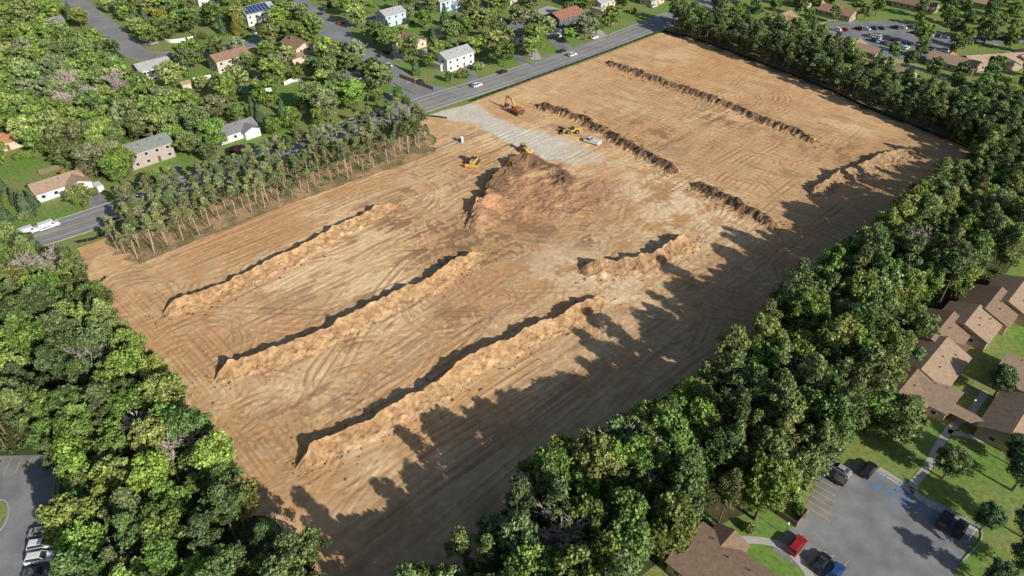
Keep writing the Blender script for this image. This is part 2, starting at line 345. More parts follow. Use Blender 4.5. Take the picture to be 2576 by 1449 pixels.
def track(P,val,light,gauge=2.1):
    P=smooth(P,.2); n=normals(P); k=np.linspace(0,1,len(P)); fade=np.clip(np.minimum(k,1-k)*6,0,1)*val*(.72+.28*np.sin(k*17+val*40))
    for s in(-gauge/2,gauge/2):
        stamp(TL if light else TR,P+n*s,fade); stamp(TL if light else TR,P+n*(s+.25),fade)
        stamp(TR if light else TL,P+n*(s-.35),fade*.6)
rr=random.Random(3)
for i in range(190):
    q=rr.uniform(-40,110); p0=rr.uniform(5,120); L=rr.uniform(25,110); bd=rr.uniform(-2.5,2.5)
    track([(p0+L*t,q+rr.uniform(-.3,.3)+bd*math.sin(t*3+q)) for t in(0,.25,.5,.75,1)],rr.uniform(.2,.95),rr.random()<.45)
for i in range(220):
    p=rr.uniform(165,292); q0=rr.uniform(-40,90); L=rr.uniform(18,70); sl_=rr.uniform(-.45,.2)
    track([(p+sl_*L*t+rr.uniform(-.4,.4),q0+L*t) for t in(0,.25,.5,.75,1)],rr.uniform(.3,.95),rr.random()<.45)
for i in range(80):
    q=rr.uniform(-10,125); p0=rr.uniform(175,270); L=rr.uniform(15,60)
    track([(p0+L*t,q+rr.uniform(-.8,.8)+L*t*rr.uniform(-.1,.1)) for t in(0,.3,.6,1)],rr.uniform(.3,.8),rr.random()<.4)
nodes=[(1100,560),(1560,440),(1700,560),(1850,600),(1500,725),(1330,640),(560,660),(470,850),(600,1040),(690,1200),(2000,640),(1900,430),(2250,340),(1250,590),(1050,470),(1600,620),(1800,720),(1380,760),(1290,560),(330,760),(760,1330),(1420,960),(1980,800)]
cen=[(1560,440),(1700,560),(1500,725),(1330,640),(1250,590),(1850,600),(1600,620),(1100,560),(1800,720)]
for i in range(520):
    a=pq(*rr.choice(nodes)) if rr.random()<.5 else pq(*rr.choice(cen)); b=pq(*rr.choice(cen))
    if np.linalg.norm(a-b)<6: b=b+np.array([rr.uniform(-25,25),rr.uniform(-25,25)])
    if np.linalg.norm(a-b)>110: continue
    a=a+np.array([rr.gauss(0,5),rr.gauss(0,5)]); b=b+np.array([rr.gauss(0,6),rr.gauss(0,6)])
    m=(a+b)/2+np.array([rr.gauss(0,.2),rr.gauss(0,.2)])*np.linalg.norm(a-b)
    track([a,m,b],rr.uniform(.6,1),rr.random()<.6)
for (x,y,r0,n) in((1290,640,9,18),(1100,760,8,10),(680,1130,8,22),(500,860,9,20),(1000,490,10,20),(1430,690,10,14),(620,1000,8,14),(330,740,9,14),(1750,620,9,14),(900,960,9,6),(1560,470,10,14),(700,1080,9,16),(1870,240,14,10),(1620,210,10,6),(2050,420,12,8),(1750,330,12,6),(1250,740,9,8),(850,1050,8,8),(1880,260,8,10)):
    c=pq(x,y)
    for i in range(n):
        r=rr.uniform(r0*.5,r0*1.6); t0=rr.uniform(0,6.28); t1=t0+rr.uniform(1.2,3.6); cc=c+np.array([rr.gauss(0,3),rr.gauss(0,3)])
        track([(cc[0]+r*math.cos(t0+(t1-t0)*k/6),cc[1]+r*math.sin(t0+(t1-t0)*k/6)) for k in range(7)],rr.uniform(.6,1),rr.random()<.45,1.9)
for off in np.arange(2,16,1.7):
    track([pq(240,750)+np.array([off,0]),pq(380,900)+np.array([off,0]),pq(530,1090)+np.array([off,0]),pq(700,1330)+np.array([off,0])],.8,off%3<1.5)
    track([pq(300,690)+np.array([0,-off]),pq(620,570)+np.array([0,-off]),pq(900,460)+np.array([0,-off]),pq(1090,410)+np.array([0,-off])],.7,off%3<1.5)
def zone(x,y,r,sx=1,sy=1):
    g=pq(x,y); return np.exp(-(((PP-g[0])/(r*sx))**2+((QQ-g[1])/(r*sy))**2))
nb=fbm(PP/22,QQ/22,31,4); nm=fbm(PP/5,QQ/5,41,4); nf=fbm(PP/1.3,QQ/1.3,45,3); nr_=fbm(PP/9,QQ/9,47,4); nB=fbm(PP/38,QQ/30,57,3)
wq=QQ+5*(nb-.5)+.5*(nm-.5); wp=PP+5*(nb-.5)+.5*(nm-.5)
stA=fbm(PP/18,wq/1.3,11,3,False); stB=fbm(wp/1.3,QQ/18,21,3,False)
wr=sst(PP+12*(nb-.5),150,185); st=stA*(1-wr)+stB*wr
C=lambda a:np.array(a)[None,None,:]
lerp=lambda a,b,t:a*(1-t[...,None])+b*t[...,None]
colr=lerp(C((.66,.40,.20)),C((.86,.60,.345)),sst(nb*.5+st*.25+nm*.25,.41,.57))
colr=lerp(colr,C((.58,.335,.165)),.4*sst(nB,.5,.62))
colr=lerp(colr,C((.64,.345,.17)),.4*sst(nr_,.52,.66))
colr=lerp(colr,C((.38,.215,.11)),.6*sst(st*.5+nm*.5,.50,.62)*sst(nb*.7+nf*.3,.42,.58))
colr=lerp(colr,C((.66,.39,.19)),wr*.4)
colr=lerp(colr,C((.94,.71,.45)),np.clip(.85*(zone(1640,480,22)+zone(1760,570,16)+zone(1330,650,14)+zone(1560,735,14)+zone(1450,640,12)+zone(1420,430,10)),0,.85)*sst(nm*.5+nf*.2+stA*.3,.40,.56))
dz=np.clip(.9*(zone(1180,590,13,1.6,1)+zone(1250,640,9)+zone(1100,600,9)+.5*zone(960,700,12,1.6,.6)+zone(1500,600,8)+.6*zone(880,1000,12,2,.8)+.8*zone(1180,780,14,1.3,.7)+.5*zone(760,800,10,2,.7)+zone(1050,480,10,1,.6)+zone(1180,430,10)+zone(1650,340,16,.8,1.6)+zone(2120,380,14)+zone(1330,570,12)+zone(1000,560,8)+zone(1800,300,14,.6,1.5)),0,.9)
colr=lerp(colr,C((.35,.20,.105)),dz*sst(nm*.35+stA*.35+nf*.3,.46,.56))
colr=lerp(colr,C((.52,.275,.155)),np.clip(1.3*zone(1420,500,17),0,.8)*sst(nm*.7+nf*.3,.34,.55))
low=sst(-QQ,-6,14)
colr=lerp(colr,C((.40,.24,.125)),.6*low)  # tree shade along the lower right side, painted in as darker brown
colr=colr*(.88+.24*nf[...,None])
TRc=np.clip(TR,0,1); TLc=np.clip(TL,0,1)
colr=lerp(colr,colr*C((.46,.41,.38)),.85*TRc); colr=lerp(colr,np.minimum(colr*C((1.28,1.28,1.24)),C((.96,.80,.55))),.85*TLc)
Z=.30+.12*(nb-.5)*2+.08*(nm-.5)*2+.05*(st-.5)*2+.03*(nf-.5)-.16*TRc+.08*TLc
Z=np.maximum(Z,.035)
edge=fbm(PP/6,QQ/6,51,4)
inside=pip(X+(edge-.5)*7,Y+(edge-.5)*7,SITE)
gi=pip(X+(nm-.5)*4,Y+(nm-.5)*4,gp(GRAV)).astype(float)
for _ in range(16): gi=(gi+np.roll(gi,1,0)+np.roll(gi,-1,0)+np.roll(gi,1,1)+np.roll(gi,-1,1))/5
gi=gi*(1-.45*sst(zone(1495,404,14),.1,.9))
colr=lerp(colr,C((.70,.635,.53))*(.92+.16*nf[...,None])*(.92+.16*nm[...,None]),np.clip(gi,0,1)*.93)
idx=np.arange(NP*NQ).reshape(NP,NQ)
ok=inside[:-1,:-1]&inside[1:,:-1]&inside[1:,1:]&inside[:-1,1:]
Q=np.stack([idx[:-1,:-1][ok],idx[1:,:-1][ok],idx[1:,1:][ok],idx[:-1,1:][ok]],1)
used=np.zeros(NP*NQ,bool); used[Q.ravel()]=True; remap=np.cumsum(used)-1
V=np.stack([X.ravel(),Y.ravel(),Z.ravel()],1)[used]
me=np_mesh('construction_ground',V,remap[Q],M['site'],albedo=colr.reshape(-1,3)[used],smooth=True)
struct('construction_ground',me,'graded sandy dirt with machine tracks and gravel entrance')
def gcol(x,y):
    dx=x-O[0];dy=y-O[1]; i=np.clip(((dx*avec[0]+dy*avec[1]-ps[0])/ST).astype(int),0,NP-1); j=np.clip(((dx*bvec[0]+dy*bvec[1]-qs[0])/ST).astype(int),0,NQ-1)
    return colr[i,j]
# ---------------------------------------------------------------- berms
def berm(pts,width,h,cA,cB,label,seed,rough=.85,name='soil_berm',crest=.55):
    P=smooth(gp(pts),.42); n=normals(P); k=len(P); cs=31
    s=np.linspace(-1,1,cs); L=np.arange(k)*.42
    S=np.repeat(s[None,:],k,0)
    e=np.minimum(L,L[-1]-L); tap=np.clip(e/(h*1.6),0.02,1)**.8
    wl=width/2*(.55+.95*fbm(L/2.0,L*0+seed,seed,4)); wr_=width/2*(.85+.3*fbm(L/3,L*0+seed,seed+1,2))
    wv=np.where(S<0,wl[:,None],wr_[:,None])*(.5+.5*tap)[:,None]
    lat=(fbm(L/7,L*0,seed+3,4)-.5)*3.2
    offs=S*wv+lat[:,None]
    x=P[:,0][:,None]+n[:,0][:,None]*offs; y=P[:,1][:,None]+n[:,1][:,None]*offs
    hv=h*(.60+.76*fbm(L/2.0,L*0+2,seed+5,4))*tap
    a=np.where(S<crest,(crest-S)/(1+crest),(S-crest)/(1-crest))
    prof_=np.where(S<crest,np.clip(1-a,0,1)**1.6,np.clip(1-a,0,1)**.6)
    z=hv[:,None]*prof_
    f=fbm(x/.9,y/.9,seed+9,3)-.5; f2=fbm(x/2.2,y/2.2,seed+13,2)-.5
    mask=np.clip((1-np.abs(S))*2,0,1)
    z=z+(f*1.0*rough+f2*.6)*mask*min(1,h/2.2)
    z=np.where(np.abs(S)>.99,-.05,z+.20)
    x=x+f*.5; y=y+f2*.5
    V=np.stack([x,y,z],2).reshape(-1,3); id_=np.arange(k*cs).reshape(k,cs)
    Q=np.stack([id_[:-1,:-1],id_[:-1,1:],id_[1:,1:],id_[1:,:-1]],2).reshape(-1,4)
    m=fbm(x/1.2,y/1.2,seed+20,4)[...,None]; m=np.clip((m-.3)*2.5,0,1)
    al=(np.array(cA)*(1-m)+np.array(cB)*m)
    fb=sst(np.abs(S)+(f+f2)*.5,.30,.9)[...,None]; al=al*(1-fb)+gcol(x,y)*.92*fb
    me=np_mesh('berm',V,Q,M['soil'],albedo=al.reshape(-1,3),smooth=False)
    if me.polygons[len(Q)//2].normal.z<0: me.flip_normals()
    o=add(name,me); o['label']=label; o['category']='soil pile'; o['group']='soil berms on the cleared site'
    return P
tan=((.34,.20,.10),(.54,.35,.185)); drk=((.11,.07,.045),(.26,.16,.09))
BP=[]
BP.append(berm([(412,800),(480,772),(560,742),(660,692),(760,645),(860,587),(940,548),(1005,522)],6.0,2.5,*tan,'long pale sandy soil berm with ragged crest',101))
BP.append(berm([(545,968),(620,932),(720,903),(800,869),(900,815),(1000,765),(1100,717),(1165,670),(1222,645)],6.3,2.8,*tan,'long pale sandy soil berm with ragged crest',131))
BP.append(berm([(745,1185),(830,1137),(920,1094),(1010,1046),(1100,994),(1200,929),(1300,874),(1400,827),(1470,790),(1530,760)],6.2,2.8,*tan,'long sandy soil berm partly in tree shade',161))
BP.append(berm([(1455,690),(1530,688),(1600,678),(1660,661),(1720,627),(1760,600)],7.0,3.2,(.28,.165,.085),(.48,.30,.165),'short curved sandy soil berm',191,1.0))
BP.append(berm([(1350,268),(1420,288),(1500,325),(1560,360),(1620,393),(1700,440)],7,2.3,*drk,'dark topsoil berm with cloddy surface',221,1.7,crest=0.))
BP.append(berm([(1738,464),(1800,496),(1850,520),(1905,550),(1955,575)],6.8,2.1,*drk,'dark topsoil berm with cloddy surface',251,1.7,crest=0.))
BP.append(berm([(1522,158),(1620,193),(1720,228),(1800,258),(1900,298),(1990,332),(2050,360)],6.5,2.0,(.13,.085,.055),(.30,.19,.11),'long dark topsoil berm with cloddy surface',281,1.7,crest=0.))
BP.append(berm([(2052,500),(2110,462),(2200,418),(2315,385)],7,2.4,(.27,.175,.105),(.47,.31,.175),'low brown soil berm beside tree shade',311,1.0))
# central mound: cut face with a low spread of reddish soil
g0=np.array(G(1350,485)); st_=.38
gx,gy=np.meshgrid(np.arange(-48,50,st_),np.arange(-36,38,st_),indexing='ij'); mx=g0[0]+gx; my=g0[1]+gy
r1=smooth(gp([(1236,478),(1254,448),(1282,440),(1292,418),(1318,408)]),3); r2=smooth(gp([(1190,546),(1205,524),(1232,504),(1238,480)]),3); r3=smooth(gp([(1340,412),(1395,430),(1425,455)]),3)
nn=fbm(mx/6,my/6,71,5)-.5; ns=fbm(mx/1.2,my/1.2,75,3)-.5; nl_=fbm(mx/3.2,my/3.2,79,4)-.5
wx_=mx+nl_*5.5; wy_=my+nn*5.5
def hump(r,h,ws,wl_):
    d=dpoly(wx_,wy_,r); rv=r[-1]-r[0]; sd_=rv[0]*(my-r[0][1])-rv[1]*(mx-r[0][0]); return h*np.exp(-(d/np.where(sd_>0,ws,wl_))**1.6)
fan=gp([(1200,548),(1250,490),(1310,435),(1400,418),(1460,445),(1520,470),(1560,495),(1530,530),(1440,552),(1330,552),(1260,556)])
fi=pip(mx+nn*26,my+nn*26,fan).astype(float)
for _ in range(60): fi=(fi+np.roll(fi,1,0)+np.roll(fi,-1,0)+np.roll(fi,1,1)+np.roll(fi,-1,1))/5
hz=np.maximum(hump(r1,3.2,2.0,4.2),hump(r2,2.8,1.8,4.0))+hump(r3,1.2,3,4)+fi*(.42+nl_*.9)
hz=hz*(1+nn*.9+nl_*.6)+ns*.9*np.clip(hz*.5,0,1)+.05
kk=hz>.26
ii=np.arange(mx.size).reshape(mx.shape); okk=kk[:-1,:-1]|kk[1:,:-1]|kk[1:,1:]|kk[:-1,1:]
Q=np.stack([ii[:-1,:-1][okk],ii[1:,:-1][okk],ii[1:,1:][okk],ii[:-1,1:][okk]],1)
d1=np.minimum(dpoly(mx,my,r1),dpoly(mx,my,r3)); tm=np.clip(sst(d1+nl_*8,2,10),0,1)
nr=sst(fbm(mx/2.5,my/2.5,77,4)*.6+.4*(ns+.5),.40,.60)
Z3=np.zeros(mx.shape+(3,))
al=lerp(Z3+np.array((.20,.115,.065)),lerp(Z3+np.array((.37,.20,.11)),Z3+np.array((.54,.30,.17)),nr),tm)
al=lerp(gcol(mx,my),al,sst(hz+nl_*.9,.30,1.3))
me=np_mesh('mound',np.stack([mx,my,hz+.06],2).reshape(-1,3),Q,M['soil'],albedo=al.reshape(-1,3),smooth=False)
o=add('soil_mound',me); o['label']='spread reddish brown soil mound with rough dark cut face'; o['category']='soil pile'
# clods
VV=[];QQl=[];o_=0
for bi,(P,mult) in enumerate(zip(BP+[r1,r2],(6,6,6,6,12,12,12,6,40,40))):
    for _ in range(int(len(P)*mult*.42)):
        p=P[rr.randrange(len(P))]; c=p+np.array([rr.gauss(0,2.8),rr.gauss(0,2.8)]); s=abs(rr.gauss(0,.11))+.06
        V,Q=box(-s,s,-s*rr.uniform(.5,1),s,-s*.5,s*rr.uniform(.4,1)); a=rr.uniform(0,3); R2=np.array([[math.cos(a),-math.sin(a),0],[math.sin(a),math.cos(a),.3],[0,-.3,1]])
        V=(V*np.random.default_rng(_).uniform(.6,1.1,(8,3)))@R2.T+np.array([c[0],c[1],.33]); VV.append(V);QQl.append(Q+o_);o_+=8
o=add('soil_clods',np_mesh('clods',np.vstack(VV),np.vstack(QQl),M['clod'])); o['kind']='stuff'; o['label']='scattered brown soil clods beside the berms'; o['category']='soil'
# ---------------------------------------------------------------- trees
def leafq(pos,nrm,sz,asp,rng):
    n=len(pos); nrm=nrm/np.linalg.norm(nrm,axis=1)[:,None]; ref=rng.normal(size=(n,3)); t=np.cross(nrm,ref); t/=np.linalg.norm(t,axis=1)[:,None]; b=np.cross(nrm,t)
    s=(sz*rng.uniform(.6,1.3,n))[:,None]
    V=np.stack([pos-t*s-b*s*asp,pos+t*s*.9-b*s*asp*.5,pos+t*s+b*s*asp,pos-t*s*.6+b*s*asp*.9],1).reshape(-1,3)
    return V,np.arange(4*n).reshape(n,4)
def crown_from(lobes,nleaf,sz,asp,seed,jit=.6,core=.70,coret=.45):
    rng=np.random.default_rng(seed); lob=np.array([[*c,*r] for c,r in lobes]); wgt=lob[:,3]**2; wgt/=wgt.sum()
    li=rng.choice(len(lob),nleaf,p=wgt); d=rng.normal(size=(nleaf,3)); d[:,2]+=.35; d/=np.linalg.norm(d,axis=1)[:,None]
    pos=lob[li,:3]+d*lob[li,3:]*rng.uniform(.70,1.28,nleaf)[:,None]
    V,Q=leafq(pos,d+rng.normal(size=(nleaf,3))*jit,sz,asp,rng)
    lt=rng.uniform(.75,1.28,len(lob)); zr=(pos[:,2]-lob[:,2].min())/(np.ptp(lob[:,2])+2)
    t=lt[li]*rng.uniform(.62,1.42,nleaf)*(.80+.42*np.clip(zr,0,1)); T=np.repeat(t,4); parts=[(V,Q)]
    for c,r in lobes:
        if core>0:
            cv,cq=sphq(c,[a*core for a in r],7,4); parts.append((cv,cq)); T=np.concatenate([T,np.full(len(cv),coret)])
    V,Q=cat(parts); return V,Q,T
def broad(seed,nleaf=4000,sz=.205,Rr=3.7,zc=7.0,hz=5.2,nl=48):
    rng=random.Random(seed); lobes=[]
    sx=rng.uniform(.80,1.25); lean=rng.uniform(-1,1)
    for i in range(nl):
        a=i*2.4+rng.uniform(-.5,.5); q=math.sqrt((i+.5)/nl); rd=Rr*.92*q*rng.uniform(.65,1.22)
        z=zc+hz*math.sqrt(max(0,1-(rd/Rr/1.15)**2))*rng.uniform(.52,1.16)-1.2
        r=rng.uniform(.5,1.1)
        lobes.append(((rd*math.cos(a)*sx+lean*(z-zc)*.15,rd*math.sin(a)/sx,z),(r,r,r*.85)))
    for i in range(7):
        a=i*.9+rng.uniform(-.3,.3); lobes.append(((2.0*math.cos(a),2.0*math.sin(a),zc-1.6+rng.uniform(-1.4,1.4)),(1.4,1.4,1.3)))
    V,Q,T=crown_from(lobes,nleaf,sz,.85,seed)
    tp=[tube([(0,0,-.2),(.05,0,2),(.1,.1,zc-2),(0,.1,zc+2)],[.34,.26,.2,.06],7)]
    for i in range(0,nl,6):
        c=lobes[i][0]; tp.append(tube([(0,0,rng.uniform(zc-4,zc-2)),(c[0]*.5,c[1]*.5,(c[2]+zc-3)/2),c],[.13,.09,.03],4))
    return V,Q,T,cat(tp)
def pine(seed,nleaf=2300,low=6.6,sz=.25):
    rng=random.Random(seed); lobes=[]; Ht=14; lx,ly=rng.uniform(-.8,.8),rng.uniform(-.8,.8)
    tp=[tube([(0,0,-.2),(lx*.3,ly*.3,5),(lx*.7,ly*.7,10),(lx,ly,13.6)],[.2,.17,.12,.04],6)]
    low=low+rng.uniform(-1.6,1.2)
    for i in range(22):
        f=(i+.5)/22; z=low+(Ht-low)*f; rd=(1-f**1.9)*2.6*rng.uniform(.3,1.2)+.15; a=i*2.4+rng.uniform(-.8,.8); r=rng.uniform(.55,1.1)*(1.15-.3*f)
        c=(lx*z/14+rd*math.cos(a),ly*z/14+rd*math.sin(a),z); lobes.append((c,(r,r,r*.6))); tp.append(tube([(lx*z/14,ly*z/14,z-.7),c],[.07,.03],4))
    for i in range(5):
        z=rng.uniform(3.5,8); a=rng.uniform(0,6.28); tp.append(tube([(lx*z/14,ly*z/14,z),(lx*z/14+1.2*math.cos(a),ly*z/14+1.2*math.sin(a),z+.2)],[.05,.02],3))
    V,Q,T=crown_from(lobes,nleaf,sz,.5,seed,.9,.5,.45); return V,Q,T,cat(tp)
def slimpine(seed):
    rng=random.Random(seed); lobes=[]; lx,ly=rng.uniform(-1,1),rng.uniform(-1,1)
    tp=[tube([(0,0,-.2),(lx*.3,ly*.3,5),(lx*.7,ly*.7,10),(lx,ly,13.6)],[.2,.17,.12,.04],6)]; low=rng.uniform(7.4,9.2)
    for i in range(14):
        f=(i+.5)/14; z=low+(14-low)*f; rd=(1-f**1.9)*2.1*rng.uniform(.3,1.25)+.1; a=i*2.4+rng.uniform(-.9,.9); r=rng.uniform(.5,.95)
        c=(lx*z/14+rd*math.cos(a),ly*z/14+rd*math.sin(a),z); lobes.append((c,(r,r,r*.6))); tp.append(tube([(lx*z/14,ly*z/14,z-.7),c],[.06,.025],4))
    for i in range(9):
        z=rng.uniform(3.5,9); a=rng.uniform(0,6.28); tp.append(tube([(lx*z/14,ly*z/14,z),(lx*z/14+1.2*math.cos(a),ly*z/14+1.2*math.sin(a),z+.2)],[.05,.02],3))
    V,Q,T=crown_from(lobes,1500,.235,.5,seed,1.0,.38,.6); return V,Q,T,cat(tp)
def conifer(seed,Hh=8.,Rr=1.9,n=2000):
    rng=np.random.default_rng(seed); z=Hh*(1-np.sqrt(rng.uniform(0,1,n)))*.96+.3; a=rng.uniform(0,6.283,n); r=(1-z/Hh)**.8*Rr*rng.uniform(.75,1.1,n)*(1+.18*np.sin(a*5+z*2))
    pos=np.stack([r*np.cos(a),r*np.sin(a),z],1); d=np.stack([np.cos(a),np.sin(a),.5+0*a],1)
    V,Q=leafq(pos,d+rng.normal(size=(n,3))*.6,.2,.6,rng); T=np.repeat(rng.uniform(.6,1.4,n),4)
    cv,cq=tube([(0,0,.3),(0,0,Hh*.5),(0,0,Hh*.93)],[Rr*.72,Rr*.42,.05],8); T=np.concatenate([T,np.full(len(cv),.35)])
    V,Q=cat([(V,Q),(cv,cq)]); return V,Q,T,tube([(0,0,-.2),(0,0,Hh*.8)],[.18,.05],6)
def bush(seed):
    rng=random.Random(seed); lobes=[((rng.uniform(-.8,.8),rng.uniform(-.8,.8),rng.uniform(.7,1.5)),(.9,.9,.8)) for _ in range(7)]
    V,Q,T=crown_from(lobes,900,.17,.85,seed); return V,Q,T,tube([(0,0,-.1),(0,0,1)],[.08,.04],5)
def bare(seed,Ht=12):
    rng=random.Random(seed); parts=[]; tw=[]
    def br(p,d,L,r,dep):
        d=d/np.linalg.norm(d); e=p+d*L; (parts if dep<1 else tw).append(tube([p,e],[r,max(r*.7,.035)],5 if dep<2 else 3))
        if dep>=5: return
        for k in range(4 if dep in(0,2,4) else 3):
            nd=d+np.array([rng.gauss(0,.5),rng.gauss(0,.5),rng.gauss(0.08,.3)]); br(p+d*L*rng.uniform(.6,1),nd,L*rng.uniform(.6,.8),max(r*.62,.04),dep+1)
    br(np.array([0,0,-.2]),np.array([0,0,1.]),4.8,.24,0)
    return cat(parts),cat(tw)
KB={}
def reg(kind,fn,n,bark):
    KB[kind]=[]
    for i in range(n):
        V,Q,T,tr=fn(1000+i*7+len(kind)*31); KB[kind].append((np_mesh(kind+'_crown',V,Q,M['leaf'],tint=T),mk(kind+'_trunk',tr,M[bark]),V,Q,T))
reg('broadleaf',broad,12,'bark'); reg('pine',pine,8,'bark'); reg('slim_pine',slimpine,8,'pinebark'); reg('conifer',conifer,3,'bark'); reg('bush',bush,3,'bark')
LITE={'broadleaf':[broad(500+i,1400,.35,nl=26) for i in range(5)],'pine':[pine(520+i,1000,7.2,.36) for i in range(3)]}
LITE['slim_pine']=LITE['pine']
KB['bare']=[(mk('bare_twigs',b,M['barebark']),mk('bare_trunk',a,M['barebark'])) for a,b in(bare(61),bare(77),bare(93))]
up=lambda L,f:[tuple(v*f for v in c) for c in L]
GREENS=up([(.145,.22,.05),(.115,.18,.05),(.18,.245,.055),(.14,.19,.07),(.20,.235,.065),(.11,.155,.05),(.16,.24,.05),(.22,.265,.08)],1.3)
BRT=up([(.19,.27,.06),(.215,.29,.07),(.16,.24,.055),(.24,.28,.095),(.175,.225,.08),(.15,.205,.06),(.25,.28,.14)],1.35)
PINES=up([(.13,.18,.065),(.155,.20,.07),(.115,.165,.062),(.18,.205,.078)],1.3)
NAMES={'broadleaf':'broadleaf_tree','pine':'pine_tree','slim_pine':'slim_pine_tree','conifer':'conifer_tree','bush':'garden_bush','bare':'bare_tree'}
TREES=[]
def T(kind,x,y,s,colr_=None,label=None,wd=1.0): TREES.append((kind,x,y,s,colr_,label,wd))
CIRC=[]
lots=[gp(LOTBL),gp(LOTBR),gp(LOTTR)]
def free(X_,Y_,mr=2.0,site=True):
    X_=np.asarray(X_);Y_=np.asarray(Y_); k=np.ones(X_.shape,bool)
    for P,wd in((MAIN,7.5),(SIDE,6),(CROSS,6),(LOOP,6)): k&=dpoly(X_,Y_,P[::3])>wd+mr
    if site: k&=~pip(X_,Y_,SITE)
    for l in lots: k&=~pip(X_,Y_,l)
    for cx,cy,r in CIRC: k&=np.hypot(X_-cx,Y_-cy)>r
    return k
# ---------------------------------------------------------------- houses
def gable(L,W,h,rise,x=0,y=0,rot=False):
    V=np.array([[-L/2,-W/2,0],[L/2,-W/2,0],[L/2,W/2,0],[-L/2,W/2,0],[-L/2,-W/2,h],[L/2,-W/2,h],[L/2,W/2,h],[-L/2,W/2,h],[-L/2,0,h+rise],[L/2,0,h+rise]],float)
    Fc=[[0,1,5,4],[2,3,7,6],[1,2,6,9,5],[3,0,4,8,7]]
    ov=.45; sl=rise/(W/2); t=.18
    A=[(-W/2-ov,h-ov*sl+.02),(0,h+rise+.02),(W/2+ov,h-ov*sl+.02),(W/2+ov,h-ov*sl+.02+t),(0,h+rise+.02+t*1.15),(-W/2-ov,h-ov*sl+.02+t)]
    RV=np.array([[s*(L/2+ov),yy,zz] for s in(-1,1) for yy,zz in A],float)
    RF=[[0,1,7,6],[1,2,8,7],[2,3,9,8],[3,4,10,9],[4,5,11,10],[5,0,6,11],[0,5,4,1],[1,4,3,2],[6,7,10,11],[7,8,9,10]]
    if rot:
        for q in(V,RV): q[:,[0,1]]=np.stack([-q[:,1],q[:,0]],1)
    for q in(V,RV): q[:,0]+=x;q[:,1]+=y
    return (V,Fc),(RV,RF)
def pym(name,lst,mat):
    vs=[];fs=[];o=0
    for V,Fc in lst:
        vs+=[tuple(v) for v in V]; fs+=[[i+o for i in f] for f in Fc]; o+=len(V)
    me=bpy.data.meshes.new(name); me.from_pydata(vs,[],fs); me.update(); me.materials.append(mat)
    return me
def winmesh(w_,h_):
    V1,Q1=box(-w_/2,w_/2,-.03,.03,0,h_); V2,Q2=box(-w_/2+.1,w_/2-.1,-.05,.05,.1,h_-.1)
    me=mk('window',[(V1,Q1),(V2,Q2)],M['frame']); me.materials.append(M['glass'])
    for i in range(6,12): me.polygons[i].material_index=1
    return me
WIN=winmesh(1.3,1.25); 
DOORM=mk('door',box(-.5,.5,-.04,.04,0,2.1),M['door'])
def house(px,py,L,W,st,ang,roofc,wallc,label,wing=None,chim=True,pitch=.42,cat_='house',name='house',solar=False,win=True):
    g=G(px,py,0); h=2.8*st+.2; rise=W/2*pitch
    e=thing(name,label,cat_,(g[0],g[1],0),rad(ang))
    gs=[gable(L,W,h,rise)]
    if wing: 
        wx,wy,wl,ww,wh=wing; gs.append(gable(wl,ww,wh,ww/2*pitch,wx,wy,True))
    add('wall',pym('wall',[g_[0] for g_ in gs],M['wall']),e,color=wallc)
    r=add('roof',pym('roof',[g_[1] for g_ in gs],M['roof']),e,color=roofc)
    if chim: add('chimney',mk('chimney',[box(-.45,.45,-.35,.35,h,h+rise+.9),box(-.52,.52,-.42,.42,h+rise+.9,h+rise+1.05)],M['brick']),r,(L*.22,W*.12,0))
    for i,(vx,vy) in enumerate(((-L*.2,-W*.22),(L*.05,-W*.15),(L*.3,-W*.3))):
        if W>5: 
            zr=h+rise*(1-abs(vy)/(W/2)); add('roof_vent',mk('vent',tube([(0,0,-.1),(0,0,.45)],[.14,.14],6),M['steel']),r,(vx,vy,zr+.15))
    if solar:
        me=mk('solar_panel',[beam((-L/2+1+j*2,-W/2+.3,h+.3),(-L/2+1+j*2,-.4,h+rise+.15),1.8,.06) for j in range(int(L/2)-1)],M['solar'])
        add('solar_panel',me,r)
    if win:
        n=max(2,int(L/3.4))
        for s in range(st):
            for side in(-1,1):
                for i in range(n):
                    xx=-L/2+L*(i+.5)/n
                    if s==0 and i==n//2 and side==-1: add('door',DOORM,e,(xx,side*(W/2+.01),.1)); continue
                    add('window',WIN,e,(xx,side*(W/2+.01),1.0+2.8*s))
            for side in(-1,1):
                for yy in(-W*.22,W*.22): add('window',WIN,e,(side*(L/2+.01),yy,1.0+2.8*s),math.pi/2)
    d=np.array([0-g[0],0-g[1]]); d=d/np.linalg.norm(d)
    CIRC.append((g[0],g[1],max(L,W)*.5+2.6))
    if name=='house':
        CIRC.append((g[0]+d[0]*9,g[1]+d[1]*9,7.0)); CIRC.append((g[0]+d[0]*16,g[1]+d[1]*16,5.0))
    elif name!='garden_shed': CIRC.append((g[0]+d[0]*8,g[1]+d[1]*8,2.5))
    return e
gr=(.28,.28,.285);lg=(.48,.48,.49);br=(.37,.235,.16);tn=(.46,.33,.24);rd=(.38,.18,.13);wh=(.78,.77,.75);cr=(.64,.56,.45);dk=(.10,.08,.08);gg=(.24,.30,.26);bl=(.54,.64,.74)
